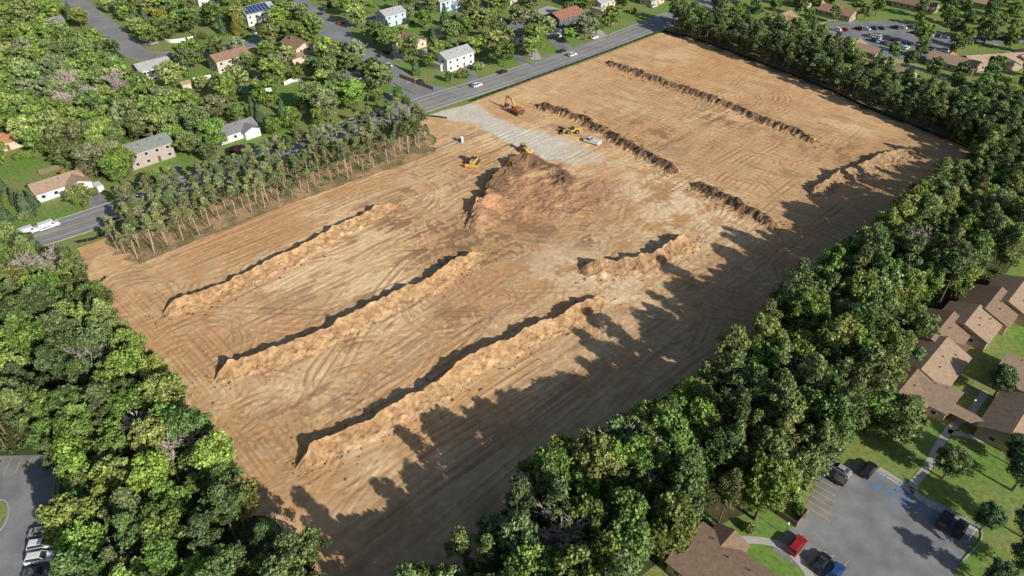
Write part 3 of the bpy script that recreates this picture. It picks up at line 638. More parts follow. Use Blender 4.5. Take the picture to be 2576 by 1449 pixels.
hs=[(150,478,15,9,1,AA,tn,wh,'single-storey white house with tan brown shingle roof',(5,-3.5,8,7,3)),
(378,400,15,9,2,AA,(.27,.30,.27),(.46,.38,.34),'two-storey pale walled house with grey green roof',None),
(592,340,15,9,1,AA,gr,wh,'white house with dark grey shingle roof',(4,-3,8,6,3)),
(582,170,16,9,2,AA,br,cr,'cream two-storey house with brown roof',None),
(392,195,14,9,2,AA,lg,wh,'white two-storey house with light grey roof',(-5,3,8,6,3)),
(752,140,14,9,2,AB,br,cr,'cream two-storey house with brown roof',(-6,4,9,7,3)),
(888,212,13,8,1,AB,gr,cr,'low house with steep grey gable roof',(2,-3,8,6,3)),
(1142,165,16,10,2,AA,lg,wh,'large white two-storey house with grey roof',(-6,3,9,6,3)),
(1030,112,16,9,1,AB,br,cr,'single-storey house with brown roof',(4,3,8,6,3)),
(650,52,17,12,2,AA,lg,wh,'white house with solar panels on its roof',None),
(985,58,13,9,2,AA,lg,bl,'pale blue house with light grey roof',None),
(1120,22,14,9,2,AA,lg,bl,'pale blue two-storey house',(4,-4,8,6,3)),
(1418,62,18,10,2,AA,rd,(.13,.12,.13),'dark clad two-storey house with red brown roof',(6,-2,9,6,3)),
(1515,24,16,11,2,AA,lg,cr,'cream house with grey roof beside parked cars',(-6,-3,8,6,3)),
(1312,102,12,9,2,AB,gr,wh,'white house with steep dark grey roof',(0,3,8,6,4)),
(132,68,11,8,1,AA,gr,wh,'small white house among trees',None),
(15,368,12,9,1,AA,(.52,.26,.14),cr,'house with orange brown roof',None),
(300,8,12,8,1,AA,gr,wh,'white house with grey roof among trees',None),
(1290,5,12,8,1,AA,br,cr,'low house with brown roof',None),
(520,8,12,8,2,AA,lg,wh,'white house with grey roof',None),
(1640,8,12,8,1,AA,gr,cr,'low grey roofed house by the road',None)]
for (x,y,L,W,s,a,rc,wc,lab,wg) in hs: house(x,y,L,W,s,a,rc,wc,lab,wg,solar=(x==650))
cdw=(.46,.36,.27); cr1=(.30,.205,.145); cr2=(.42,.30,.21)
for (x,y,L,W,a,rc,wg) in [(2538,768,14,12,AA,cr2,(3,-4,7,5,2.8)),(2478,790,12,12,AA,cr1,None),(2352,858,14,11,AA,cr1,(-3,-3.4,7,5,2.8)),(2425,832,10,12,AA,cr2,None),(2330,930,15,12,AA,cr2,None),(2262,1002,13,11,AA,cr1,(3,-3.4,7,6,2.8)),(2335,1010,9,9,AB,cr2,None),(2548,1085,15,11,AA,cr2,(3,-3.4,7,5,2.8)),(2590,980,14,11,AB,cr2,None),(1815,1462,16,11,AB,cr1,(3,-3.4,8,6,2.8))]:
    house(x,y,L,W,1,a,rc,cdw,'single-storey complex unit with brown shingle roof',wg,chim=False,pitch=.38,cat_='house',name='complex_unit')
for (x,y,L,W,a,rc) in [(1955,62,22,10,AA,cr2),(2105,42,18,10,AB,(.42,.23,.17)),(2030,8,20,10,AA,cr2),(2300,22,22,10,AB,(.33,.21,.16)),(2395,170,20,11,AB,cr2),(2495,165,30,11,AA-35,(.50,.36,.26)),(2230,190,22,9,AB,cr2),(2440,12,24,10,AB,cr2),(2160,135,18,8,AB,cr2),(2570,158,16,10,AA,cr2)]:
    house(x,y,L,W,1,a,rc,cdw,'long low complex building with brown roof',(4,-3,9,7,2.8),chim=False,pitch=.42,name='complex_building')
e=thing('covered_walkway','brown roofed covered walkway on posts','walkway',(*G(2470,1090),0),rad(AB))
V1,R1=gable(22,2.6,2.5,.6); add('roof',pym('walkroof',[R1],M['roof']),e,color=cr2)
for i in range(6):
    for s in(-1,1): add('post',mk('post',box(-.08,.08,-.08,.08,0,2.45),M['wood']),e,(-10+i*4,s*1.15,0))
for x,y,c_ in((470,225,tn),(655,205,gr),(1220,55,br),(1100,95,tn),(190,410,tn),(1065,25,gr)):
    house(x,y,3.6,3,1,AA,c_,cr,'small garden shed with pitched roof',None,chim=False,cat_='shed',name='garden_shed',win=False)
def fence(pts,mat,h,label,name='garden_fence',wd=.08,post=2.4):
    P=smooth(gp(pts),1.2); c=P.mean(0); k=len(P)
    e=thing(name,label,'fence',(c[0],c[1],0)); n=normals(P); a=P-c-n*wd/2; b=P-c+n*wd/2
    V=np.vstack([np.c_[a,np.full(k,.03)],np.c_[a,np.full(k,h)],np.c_[b,np.full(k,h)],np.c_[b,np.full(k,.03)]]); Q=[]
    for i in range(k-1):
        for r in range(3): Q.append([r*k+i,r*k+i+1,(r+1)*k+i+1,(r+1)*k+i])
    add('panel',np_mesh('panel',V,np.array(Q),mat),e)
    L=0;last=-9; pp=[]
    for i in range(k):
        if i: L+=np.linalg.norm(P[i]-P[i-1])
        if L-last>=post: last=L; q=P[i]-c; pp.append(box(q[0]-.07,q[0]+.07,q[1]-.07,q[1]+.07,0,h+.12))
    o=add('post',mk('post',pp,M['wood'] if mat is M['fabric'] else mat),e); o['kind']='stuff'
for pts in([(395,88),(430,108),(510,96)],[(488,206),(548,193),(556,178)],[(716,215),(750,206),(800,238)],[(680,300),(690,312),(770,285)],[(1205,22),(1262,50),(1225,60)],[(640,238),(690,225),(660,200)],[(1060,110),(1120,90),(1100,72)],[(1470,35),(1500,46)],[(1180,-5),(1215,20)],[(560,130),(600,142)]): fence(pts,M['pvc'],1.8,'white vinyl garden fence around a yard')
for pts in([(1005,195),(1090,228)],[(130,395),(185,375)],[(1265,50),(1320,80)],[(100,440),(200,410)],[(590,60),(640,85)]): fence(pts,M['wood'],1.8,'weathered wooden garden fence')
SF='black silt fence on wooden stakes along the site edge'
fence([(1185,256),(1340,199),(1500,141),(1655,82)],M['fabric'],.9,SF,'silt_fence',.05,2.5)
fence([(1668,80),(1760,103),(1900,155),(2060,217),(2200,280),(2330,331),(2445,380)],M['fabric'],.9,SF,'silt_fence',.05,2.5)
fence([(1022,322),(1045,305),(1075,295),(1125,300)],M['fabric'],.9,SF,'silt_fence',.05,2.5)
fence([(192,612),(235,604),(275,588)],M['fabric'],.9,SF,'silt_fence',.05,2.5); fence([(232,735),(268,700)],M['fabric'],.9,SF,'silt_fence',.05,2.5)
fence([(1100,378),(1150,358),(1200,338)],M['metal'],.9,'low wire fence near the site entrance','wire_fence',.04,3)
e=thing('garden_pool','small turquoise swimming pool with pale deck','pool',(*G(628,222),0),rad(AA))
add('deck',mk('deck',box(-5,5,-3.5,3.5,0,.1),M['concrete']),e); add('water',mk('water',box(-3.8,3.8,-2.2,2.2,0,.14),M['pool']),e)
CIRC.append((*G(628,222),6))
for x,y,r in((745,240,11),(115,505,11),(60,440,8),(450,185,7),(500,215,7),(1120,212,11),(1290,150,8),(1380,120,8),(1240,160,6),(1480,75,9),(1570,50,11),(850,30,10),(560,110,9),(980,270,7),(180,540,8),(330,160,7),(640,300,6),(940,262,6),(1400,20,12),(1330,45,9),(700,245,7),(1600,20,8),(900,140,6),(1050,80,7),(450,60,6),(700,30,8),(820,120,6),(70,470,8),(1200,120,7),(1040,170,5)): CIRC.append((*G(x,y),r))
BARE=[(165,215,1.25),(215,235,1.3),(280,215,1.25),(185,255,1.1),(370,1065,1.1),(420,1140,1.05),(205,900,1.0),(1555,1160,1.3),(1630,1178,1.25),(1360,1345,1.25),(1420,1440,1.15),(60,670,1.1),(150,655,1.1),(460,1130,.95),(2300,600,1.1),(2010,930,1.1)]
for x,y,s in BARE: CIRC.append((*G(x,y,8*s),2.5))
# ---------------------------------------------------------------- vehicles
def prof(P,W,ins=.12,sc_=.96):
    P=np.array(P,float); c=P.mean(0); k=len(P); Pi=c+(P-c)*sc_; V=[]
    for y,pp in((-W/2,Pi),(-W/2+ins,P),(W/2-ins,P),(W/2,Pi)): V+=[(x,y,z) for x,z in pp]
    Fc=[[r*k+i,r*k+(i+1)%k,(r+1)*k+(i+1)%k,(r+1)*k+i] for r in range(3) for i in range(k)]+[list(range(k))[::-1],[3*k+i for i in range(k)]]
    return V,Fc
def pm(name,VF,mat):
    me=bpy.data.meshes.new(name); me.from_pydata(VF[0],[],VF[1]); me.update(); me.materials.append(mat); return me
CARM={}
def wheelme(r,w_):
    V,Q=wheel(0,0,r,r,w_); me=np_mesh('wheel',V,Q,M['tyre'],smooth=False); me.materials.append(M['metal'])
    k=14
    for i in list(range(0,k))+list(range(6*k,7*k)): me.polygons[i].material_index=1
    return me
def defcar(kind,L,W,body,gh,roof,wb,r,extra=None):
    d=[('body',pm('body',prof(body,W),M['paint']),(0,0,0),True)]
    if gh: 
        (b0,b1,t0,t1,z0,z1,hb,ht)=gh
        d.append(('window',mk('glass',frus((b0,b1,-hb,hb),(t0,t1,-ht,ht),z0,z1),M['glass']),(0,0,0),False))
        d.append(('roof',mk('roofp',frus((t0-.04,t1+.04,-ht-.03,ht+.03),(t0+.1,t1-.08,-ht+.1,ht-.1),z1-.03,z1+.05),M['paint']),(0,0,0),True))
        for s in(-1,1):
            for bm_ in (beam((b0+.02,s*(hb+.0),z0),(t0,s*(ht+.01),z1),.07,.07),beam((b1-.02,s*hb,z0),(t1,s*(ht+.01),z1),.07,.07)):
                d.append(('pillar',mk('pillar',bm_,M['paint']),(0,0,0),True))
    wm=wheelme(r,.26)
    for sx in(-wb/2,wb/2):
        for sy in(-1,1): d.append(('wheel',wm,(sx,sy*(W/2-.14),0),False))
    for sy in(-1,1):
        zf=body[0][1]+.32
        d.append(('headlight',mk('hl',box(-.05,.04,-.18,.18,0,.14),M['lamp']),(L/2-.0,sy*(W/2-.35),zf),False))
        d.append(('taillight',mk('tl',box(-.04,.05,-.14,.14,0,.16),M['tail']),(-L/2+.0,sy*(W/2-.3),zf+.08),False))
    if extra: d+=extra
    CARM[kind]=d
defcar('sedan',4.7,1.84,[(-2.35,.32),(-2.37,.75),(-2.2,.93),(-1.4,.98),(1.0,.98),(2.0,.87),(2.32,.70),(2.36,.32)],(-1.75,1.15,-1.05,.35,.96,1.42,.83,.62),None,2.75,.33)
defcar('suv',4.8,1.95,[(-2.38,.38),(-2.4,.9),(-2.3,1.08),(1.05,1.1),(2.1,1.02),(2.38,.82),(2.4,.38)],(-2.22,1.2,-1.95,.4,1.06,1.70,.89,.72),None,2.85,.37)
defcar('pickup',5.7,2.0,[(-2.85,.5),(-2.85,1.1),(1.2,1.12),(2.5,1.05),(2.83,.85),(2.85,.45)],(-.95,1.3,-.7,.5,1.08,1.80,.9,.74),None,3.5,.4,[('cargo_bed',mk('bed',box(-2.75,-1.05,-.82,.82,1.0,1.13),M['steel']),(0,0,0),False)])
defcar('van',5.7,2.05,[(-2.83,.38),(-2.85,2.2),(-2.7,2.33),(1.35,2.33),(2.0,1.38),(2.75,1.12),(2.85,.38)],None,None,3.5,.38,
 [('windscreen',mk('ws',beam((1.44,0,2.26),(1.98,0,1.46),1.6,.06),M['glass']),(0,0,0),False),('window',mk('sw',box(.7,1.4,-1.035,1.035,1.35,1.95),M['glass']),(0,0,0),False),('stripe',mk('stripe',box(-2.4,.4,-1.032,1.032,.8,1.15),M['plastic']),(0,0,0),False)])
defcar('truck',6.6,2.3,[(-3.3,.6),(-3.3,1.15),(1.0,1.15),(1.05,1.25),(2.9,1.2),(3.28,1.0),(3.3,.5)],(.6,2.2,.75,1.7,1.22,2.1,1.0,.85),None,4.0,.46,[('cargo_body',mk('cb',[box(-3.2,.35,-1.1,-.75,1.1,1.9),box(-3.2,.35,.75,1.1,1.1,1.9),box(-3.2,.35,-.75,.75,1.15,1.25)],M['pvc']),(0,0,0),False)])
CN={'sedan':'parked_car','suv':'parked_car','pickup':'pickup_truck','van':'delivery_van','truck':'utility_truck'}
def car(x,y,kind,ang,c,label,group='cars on streets and in car parks',z=.06):
    g=G(x,y,.7); e=thing(CN[kind],label,{'pickup':'pickup truck','van':'van','truck':'truck'}.get(kind,'car'),(g[0],g[1],z),rad(ang),group if kind in('sedan','suv') else None)
    for nm_,me,loc,paint in CARM[kind]: add(nm_,me,e,loc,color=c if paint else None)
W_=(.78,.78,.77);K_=(.02,.02,.023);S_=(.35,.36,.37);R_=(.35,.02,.025);B_=(.03,.08,.28);G_=(.12,.12,.13)
CW={W_:'white',K_:'black',S_:'silver',R_:'red',B_:'blue',G_:'dark grey'}
for x,y,k,a,c,where in [(1200,214,'suv',AA,W_,'driving on the main road'),(1440,137,'suv',AA,W_,'on the main road'),(1413,128,'sedan',AA+180,K_,'on the main road'),(1265,180,'sedan',AA,K_,'at the road edge'),(1055,206,'suv',AB,K_,'waiting on the side road'),(976,163,'sedan',AB,W_,'parked on the side road'),(345,498,'suv',AA,W_,'on the main road beyond the pines'),(292,552,'suv',AA,W_,'on the main road'),
 (1205,162,'suv',AB,W_,'in a house driveway'),(1190,170,'sedan',AB,K_,'in a house driveway'),(1402,88,'suv',AB,W_,'in a wide driveway'),(1425,95,'sedan',AB,K_,'in a wide driveway'),(1446,92,'sedan',AB,S_,'in a wide driveway'),(1496,93,'sedan',AA,W_,'at the kerb'),(1507,52,'suv',AB,W_,'in a driveway'),(1520,48,'suv',AB,W_,'in a driveway'),(1533,60,'sedan',AA,S_,'on the lawn drive'),(985,118,'sedan',AB,W_,'in a driveway'),(972,130,'sedan',AB,K_,'in a driveway'),(1100,118,'suv',AA,W_,'in a driveway'),(803,35,'sedan',AA,K_,'on the street'),(814,19,'sedan',AB,W_,'on the street'),(857,57,'sedan',AA,R_,'at the street corner'),(765,14,'suv',AB,K_,'on the street'),(1320,125,'suv',AB,W_,'in a driveway'),(1345,30,'sedan',AA,W_,'in a paved yard'),(640,80,'sedan',AB,W_,'in a driveway'),(385,108,'sedan',AA,S_,'in a driveway'),(1645,15,'suv',AA,W_,'by the road'),(905,32,'sedan',AA,B_,'in a driveway'),
 (124,1157,'sedan',80,G_,'in the car park edge'),(106,1337,'sedan',12,S_,'in a car park bay'),(105,1370,'suv',12,W_,'in a car park bay'),(100,1403,'suv',12,W_,'in a car park bay'),(92,1440,'sedan',12,G_,'in a car park bay'),(138,1272,'sedan',80,W_,'half under trees'),
 (2112,1178,'sedan',AB,S_,'at the car park end'),(2185,1182,'suv',AA,K_,'in a car park bay'),(2378,1308,'suv',AA,K_,'in a car park bay'),(2415,1330,'sedan',AA,K_,'in a car park bay'),(2005,1372,'suv',AA,R_,'in a car park bay'),(2066,1415,'sedan',AA,K_,'in a car park bay'),(2102,1440,'sedan',AA,B_,'in a car park bay')]:
    car(x,y,k,a,c,f'{CW[c]} {"estate car" if k=="suv" else "saloon car"} {where}')
car(124,568,'van',AA,W_,'white delivery van with blue stripe on the main road'); car(72,583,'van',AA,W_,'white delivery van with blue stripe on the main road'); car(1400,80,'van',AB,W_,'white van in a wide driveway')
car(248,472,'van',AB,W_,'tall white camper van in a driveway')
car(2092,1196,'pickup',AB,K_,'black pickup truck at the car park end'); car(1490,358,'truck',AA+100,W_,'white utility truck parked by the soil berm',z=.3)
cc=[W_,K_,S_,W_,G_,R_,K_,W_,B_,S_,K_,W_]
n_=0
for (a,b,n,an) in [((2105,74),(2325,66),13,AB),((2190,88),(2290,110),9,AA),((2200,100),(2280,120),7,AA),((2108,92),(2160,128),5,AA),((2300,82),(2375,92),5,AB),((2340,122),(2392,128),4,AB),((2430,98),(2560,96),8,AB),((2190,140),(2240,148),3,AB)]:
    for i in range(n):
        if rr.random()<.15: continue
        c=cc[(n_*5)%12]; n_+=1; t=i/max(1,n-1); k=('sedan','suv')[n_%2]
        car(a[0]+(b[0]-a[0])*t,a[1]+(b[1]-a[1])*t,k,an,c,f'{CW[c]} car in the crowded car park','cars parked in the crowded car park')
# machines
def tracks(L,W,h,gap):
    out=[]
    for s in(-1,1):
        y=s*gap/2; P=[(-L/2,.0+.25),(-L/2+.1,h-.1),(-L/2+.5,h),(L/2-.5,h),(L/2-.1,h-.1),(L/2,.25),(L/2-.35,0),(-L/2+.35,0)]
        V,Fc=prof(P,W,.05,.98); V=[(a,b+y,c) for a,b,c in V]; out.append((V,Fc))
    return out
def machine(x,y,ang,name,label,cat_,parts,sc=1.0):
    e=thing(name,label,cat_,(*G(x,y,.5),.28),rad(ang),sc=(sc,sc,sc))
    for nm_,me in parts: add(nm_,me,e)
    return e
tk=[('track',pm('track',t,M['steel'])) for t in tracks(4.3,.6,.95,2.4)]
machine(1300,285,AA+85,'excavator','orange and yellow crawler excavator with bent boom','excavator',tk+[
 ('undercarriage',mk('uc',box(-1.2,1.2,-.9,.9,.35,1.0),M['steel'])),
 ('body',pm('eb',prof([(-2.4,1.15),(-2.5,1.5),(-2.4,2.35),(-1.9,2.5),(1.3,2.3),(1.5,1.9),(1.5,1.1)],2.7),M['orange'])),
 ('cab',mk('cab',frus((.0,1.7,.35,1.3),(.15,1.35,.4,1.25),1.5,3.0),M['glass'])),('cab_roof',mk('cr',box(.1,1.45,.33,1.32,3.0,3.1),M['cat'])),
 ('counterweight',mk('cw',box(-2.9,-2.35,-1.25,1.25,1.2,2.3),M['steel'])),
 ('boom',mk('boom',[beam((1.0,-.2,1.7),(3.2,-.2,4.6),.45,.6,.4,.65),beam((3.1,-.2,4.5),(6.2,-.2,4.7),.4,.65,.35,.4),beam((1.6,-.2,1.9),(2.7,-.2,3.6),.2,.2)],M['cat'])),
 ('stick',mk('stick',[beam((6.0,-.2,5.0),(6.7,-.2,1.9),.35,.5,.3,.3),beam((4.2,-.2,5.0),(6.0,-.2,5.1),.18,.18)],M['cat'])),
 ('bucket',mk('bucket',[beam((6.7,-.2,1.9),(6.0,-.2,.8),1.2,.15),beam((6.0,-.2,.8),(5.2,-.2,1.1),1.2,.15),box(5.3,6.7,-.82,-.75,.8,1.7),box(5.3,6.7,.35,.42,.8,1.7)],M['steel']))],1.1)
def dozer(x,y,ang,label,sc):
    machine(x,y,ang,'bulldozer',label,'bulldozer',tk+[
     ('body',pm('db',prof([(-2.1,.9),(-2.1,1.7),(-.4,1.8),(-.3,1.9),(1.9,1.8),(2.1,1.6),(2.1,.6),(-1.8,.6)],1.5),M['cat'])),
     ('cab',mk('cab',frus((-1.3,.3,-.75,.75),(-1.15,.1,-.68,.68),1.75,2.9),M['glass'])),('cab_roof',mk('cr',box(-1.5,.35,-.9,.9,2.9,3.02),M['cat'])),
     ('exhaust',mk('ex',tube([(1.0,.4,1.7),(1.0,.4,2.7)],[.07,.07],6),M['steel'])),
     ('blade',mk('blade',[beam((2.9,0,.1),(3.15,0,.9),3.7,.12),beam((3.15,0,.85),(2.95,0,1.45),3.7,.12)],M['cat'])),
     ('push_arm',mk('pa',[beam((-.5,1.75,.5),(2.9,1.6,.5),.22,.25),beam((-.5,-1.75,.5),(2.9,-1.6,.5),.22,.25)],M['cat'])),
     ('ripper',mk('rip',[box(-2.8,-2.1,-.8,.8,.7,.9),box(-2.85,-2.7,-.7,-.6,.1,.9),box(-2.85,-2.7,.6,.7,.1,.9)],M['steel']))],sc)
dozer(1192,412,AA-150,'yellow bulldozer parked beside the mound',1.15); dozer(1318,380,AA-95,'small yellow bulldozer by the gravel drive',1.0)
wl=wheelme(.85,.65)
le=machine(1440,333,AA+140,'wheel_loader','yellow wheel loader parked beside dark soil berm','loader',[
 ('body',pm('lb',prof([(-3.2,1.0),(-3.3,2.0),(-2.8,2.3),(-.6,2.3),(-.4,1.5),(2.0,1.4),(2.2,1.0),(1.8,.7),(-2.8,.7)],1.8),M['cat'])),
 ('cab',mk('cab',frus((-.7,.9,-.8,.8),(-.6,.6,-.7,.7),1.6,3.2),M['glass'])),('cab_roof',mk('cr',box(-.8,.8,-.85,.85,3.2,3.33),M['cat'])),
 ('lift_arm',mk('la',[beam((1.2,.6,1.9),(3.9,.6,.7),.25,.4),beam((1.2,-.6,1.9),(3.9,-.6,.7),.25,.4)],M['cat'])),
 ('bucket',mk('bk',[box(3.8,5.0,-1.4,1.4,.1,.2),beam((3.85,0,.15),(3.8,0,1.25),2.8,.1),box(3.8,4.9,-1.45,-1.38,.1,1.1),box(3.8,4.9,1.38,1.45,.1,1.1)],M['steel']))])
for sx in(-1.7,1.6):
    for sy in(-1,1): add('wheel',wl,le,(sx,sy*1.15,0))
e=thing('portable_toilet','blue portable toilet with pale roof on dirt','portable toilet',(*G(1161,360),.25),rad(AA))
add('wall',mk('pw',box(-.6,.6,-.6,.6,0,2.1),M['plastic']),e); add('roof',mk('pr',frus((-.65,.65,-.65,.65),(-.4,.4,-.4,.4),2.1,2.35),M['pvc']),e); add('door',mk('pd',box(-.4,.4,-.63,-.6,.1,1.95),M['frame']),e); add('vent',mk('pv',tube([(.4,.4,2.1),(.4,.4,2.7)],[.06,.06],6),M['steel']),e)
for x,y in((2437,1035),(1972,1345),(2420,90),(2232,150),(2050,70)):
    e=thing('street_lamp','slim lamp post with white globe','street lamp',(*G(x,y),0),0,'globe lamp posts')
    add('pole',mk('lp',tube([(0,0,0),(0,0,3.4)],[.07,.05],8),M['steel']),e); add('lamp_globe',mk('lgb',sphq((0,0,3.6),(.26,.26,.26),12,8),M['pvc'],True),e)
for x,y in((1345,165),(1530,97),(1160,222),(930,290),(560,420),(1047,238)):
    e=thing('utility_pole','wooden utility pole beside the main road','utility pole',(*G(x,y),0),rad(AA),'utility poles along the road')
    add('pole',mk('up',tube([(0,0,0),(0,0,9.5)],[.17,.11],8),M['wood']),e); add('crossarm',mk('ua',box(-.06,.06,-1.2,1.2,8.7,8.85),M['wood']),e); add('transformer',mk('ut',tube([(.3,0,7.2),(.3,0,8.0)],[.22,.22],8),M['metal']),e)
e=thing('bin_enclosure','wooden refuse enclosure with planting by car park','enclosure',(*G(1995,1290),0),rad(AA))
for nm_,b in(('wall',box(-2.6,2.6,-2,-1.9,0,1.6)),('wall',box(-2.6,2.6,1.9,2,0,1.6)),('wall',box(-2.7,-2.6,-2,2,0,1.6))): add(nm_,mk(nm_,b,M['wood']),e)
T('bush',*G(2000,1290),1.0,(.12,.2,.05),'leafy bush in the refuse enclosure')
# ---------------------------------------------------------------- tree planting
def scatter(poly,sp,seed,z=0,clear=1.5,site=True):
    W=gp(poly,z); rng=np.random.default_rng(seed); A=np.array(W); lo=A.min(0);hi=A.max(0)
    n=int((hi-lo)[0]*(hi-lo)[1]/sp**2*12); c=rng.uniform(lo,hi,(n,2)); k=pip(c[:,0],c[:,1],W); c=c[k]
    c=c[free(c[:,0],c[:,1],clear,site)]; out=np.zeros((0,2))
    for p in c:
        if len(out)==0 or (np.hypot(*(out-p).T)>sp).all(): out=np.vstack([out,p])
    return out
def sg(rng,pal): 
    c=rng.choice(pal); f=rng.uniform(.70,1.22); return tuple(v*f*rng.uniform(.92,1.08) for v in c)
rt=random.Random(99)
for x,y in scatter(RW_px,4.3,1,z=11,clear=0): 
    pn=rt.random()<.34; far=1-.22*float(np.clip((math.hypot(x,y)-190)/60,0,1))
    T('pine' if pn else 'broadleaf',x,y,rt.uniform(.95,1.55)*far,sg(rt,PINES if pn else GREENS),None,(.88 if pn else .80)/far**.5)
for x,y in scatter(LW_px,4.5,2,z=10,clear=0): 
    pn=rt.random()<.26; T('pine' if pn else 'broadleaf',x,y,rt.uniform(.72,1.25),sg(rt,PINES if pn else GREENS[:7]+BRT[:3]),None,.93)
for x,y in scatter(RT_px,4.2,3,z=3,clear=0): 
    pn=rt.random()<.75; T('pine' if pn else 'broadleaf',x,y,rt.uniform(.7,1.1)*(1 if pn else .85),sg(rt,PINES[:3]),None,1.05 if pn else .95)
for x,y in scatter(PS_px,3.55,4,z=0,clear=-1): T('slim_pine',x,y,rt.uniform(.5,.88),sg(rt,[(.26,.32,.13),(.23,.295,.11),(.28,.32,.14)]),None,1.05)
for x,y in scatter(UL_px,6.2,5,z=7,clear=1): T('broadleaf',x,y,rt.uniform(.75,1.2),sg(rt,BRT),None,1.2)
nb_px=[(-60,-30),(1680,-30),(1640,40),(1300,165),(1000,262),(700,360),(430,455),(200,530),(-60,585)]
ulw=gp(UL_px)
for x,y in scatter(nb_px,8.4,6,z=0,clear=2.5):
    if pip(np.array(x),np.array(y),ulw): continue
    dens=fbm(np.array([x/30]),np.array([y/30]),402,2)[0]
    q=rt.random()
    if q<.10: T('conifer',x,y,rt.uniform(.8,1.5),sg(rt,[(.11,.175,.08),(.135,.195,.075)]))
    elif q<.22 or dens<.36: T('bush',x,y,rt.uniform(.9,1.8),sg(rt,BRT))
    else: T('broadleaf',x,y,rt.uniform(.55,1.1),sg(rt,BRT),None,1.4)
for x,y in scatter([(1700,-30),(2640,-30),(2640,230),(2440,210),(2280,230),(2200,190),(2060,120),(1900,80),(1740,40)],10.5,8,z=3,clear=1.5):
    T('broadleaf',x,y,rt.uniform(.6,.9),sg(rt,GREENS[:6]),None,1.1)
for x,y in scatter([(2480,880),(2600,880),(2620,1449),(2500,1440),(2490,1330),(2500,1200),(2540,1180),(2520,960)],7,9,z=5,clear=1): T('broadleaf',x,y,rt.uniform(.6,.9),sg(rt,[(.12,.19,.08)]))
ex=[(750,95,.8,2),(840,165,.85,3),(940,95,.95,1),(1070,60,.85,0),(1172,82,.8,2),(1252,125,.95,3),(1356,88,.75,3),(690,205,1.1,2),(472,165,.95,3),(850,255,.9,2),(570,245,1.0,2),(500,345,1.15,3),(735,315,.8,2),(800,300,.65,2),(300,445,.95,6),(385,460,.6,6),(245,395,.8,2),(205,505,.7,4),(950,245,.55,6),(1000,240,.55,1),(610,70,.5,7),(2320,100,.95,0),(2480,95,1.15,5),(2255,1080,.9,5),(2190,1065,.85,0),(2385,1180,.7,5),(2200,1040,.9,1),(1130,190,.4,3),(1160,182,.4,4),(545,105,.45,6),(2240,900,.9,3),(2300,840,.9,5)]
for x,y,s,ci in ex: T('broadleaf',*G(x,y,3),s,tuple(v*1.05 for v in GREENS[ci]),None,1.3)
T('broadleaf',*G(940,190,3),.85,(.06,.03,.04),'dark purple-leaved tree by the side street',1.2)
T('broadleaf',*G(410,60,3),.85,(.36,.30,.05),'broadleaf tree turning yellow',1.3); T('conifer',*G(600,85,0),1.4,(.28,.24,.06),'golden conifer beside a house',1.4); T('broadleaf',*G(655,88,0),.5,(.11,.07,.05),'small tree with reddish brown leaves'); T('bush',*G(600,385),1.6,(.08,.035,.04),'dark red garden shrub')
for x,y in((245,430),(655,305),(20,560),(60,530),(75,545),(45,515),(540,60),(640,300),(260,440),(12,485),(90,520),(510,375)): T('conifer',*G(x,y),rt.uniform(.8,1.2),(.12,.18,.085))
for i in range(16): T('bush',*G(45+i*6,400-i*1),1.1,(.24,.31,.07),'clipped yellow green hedge plant')
for x,y,s in BARE: T('bare',*G(x,y,8*s),s,None)
for x,y in scatter([(1560,1449),(1740,1340),(1900,1260),(2030,1200),(2060,1230),(1960,1330),(1760,1360)],8,12,clear=1): T('bush',x,y,rt.uniform(.7,1.2),sg(rt,GREENS))
TREES.sort(key=lambda t:math.hypot(t[1],t[2]))
LB={'broadleaf':'leafy green broadleaf tree in the wood','pine':'tall slim pine with open crown','slim_pine':'thin feathery pine with pale trunk by the road','conifer':'dense conical evergreen in a yard','bush':'rounded green garden bush','bare':'leafless grey tree with fine branches'}
GP={'broadleaf':'broadleaf trees around the site','pine':'pines around the site','slim_pine':'thin pines along the road','conifer':'evergreens in the yards','bush':'shrubs in the yards','bare':'leafless trees'}
cnt={}; rest=[]
for kind,x,y,s,c,label,wd in TREES:
    cnt[kind]=cnt.get(kind,0)+1
    if cnt[kind]>295 and label is None: rest.append((kind,x,y,s,c,wd)); continue
    e=thing(NAMES[kind],label or LB[kind],'bush' if kind=='bush' else 'tree',(x,y,0),rt.uniform(0,6.28),GP[kind],(s*wd*rt.uniform(.88,1.14),s*wd*rt.uniform(.88,1.14),s))
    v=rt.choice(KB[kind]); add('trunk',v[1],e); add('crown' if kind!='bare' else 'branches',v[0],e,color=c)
print('TREES',cnt,'rest',len(rest))
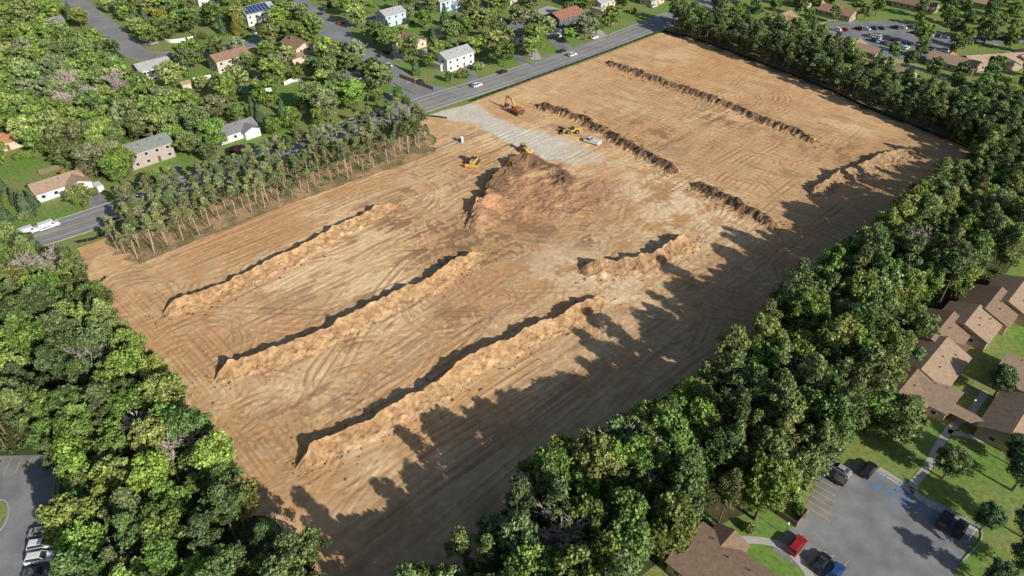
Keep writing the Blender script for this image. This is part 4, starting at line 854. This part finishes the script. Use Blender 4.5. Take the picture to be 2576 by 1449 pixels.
if rest:
    Vs=[];Qs=[];Ts=[];o_=0; TV=[];TQ=[];to=0
    M['leaf2']=nmat('far_foliage',src='attr',nscale=.35,namt=.28,rough=.5,spec=.35,trans=.25)
    for kind,x,y,s,c,wd in rest:
        V,Q,T_,tr=rt.choice(LITE[kind if kind in LITE else 'broadleaf']); a=rt.uniform(0,6.28); Rm=np.array([[math.cos(a),-math.sin(a),0],[math.sin(a),math.cos(a),0],[0,0,1]])
        S3=np.array([s*wd,s*wd,s])
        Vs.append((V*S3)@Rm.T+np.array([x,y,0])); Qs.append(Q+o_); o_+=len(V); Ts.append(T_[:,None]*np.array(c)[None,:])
        TV.append((tr[0]*S3)@Rm.T+np.array([x,y,0])); TQ.append(tr[1]+to); to+=len(tr[0])
    o=add('distant_woodland',np_mesh('wood',np.vstack(Vs),np.vstack(Qs),M['leaf2'],albedo=np.vstack(Ts))); o['kind']='stuff'; o['label']='far-off mass of green woodland trees'; o['category']='woodland'
    o2=add('trunk',np_mesh('woodtrunks',np.vstack(TV),np.vstack(TQ),M['bark']),o); o2['kind']='stuff'
rng=np.random.default_rng(5); pts=[]
for poly,z,dn in((PS_px,0,.06),(RT_px,0,.14),(LW_px,3,.16),(RW_px,3,.18),(UL_px,2,.12)):
    W=gp(poly,z); A=np.array(W); lo=A.min(0);hi=A.max(0); n=int((hi-lo)[0]*(hi-lo)[1]*dn); c=rng.uniform(lo,hi,(n,2)); c=c[pip(c[:,0],c[:,1],W)]; c=c[free(c[:,0],c[:,1],-1)]; pts.append(c)
c=np.vstack(pts); k=22; base=np.repeat(c,k,0)+rng.normal(size=(len(c)*k,2))*.7; z=rng.uniform(.1,1.3,len(base)); pos=np.c_[base,z]
V,Q=leafq(pos,rng.normal(size=pos.shape)+np.array([0,0,1.2]),.2,.8,rng)
o=add('undergrowth',np_mesh('under',V,Q,M['leaf'],tint=np.repeat(rng.uniform(.5,1.3,len(base)),4)),color=(.15,.21,.06)); o['kind']='stuff'; o['label']='low green undergrowth beneath the trees'; o['category']='undergrowth'
print('objects',len(bpy.data.objects))
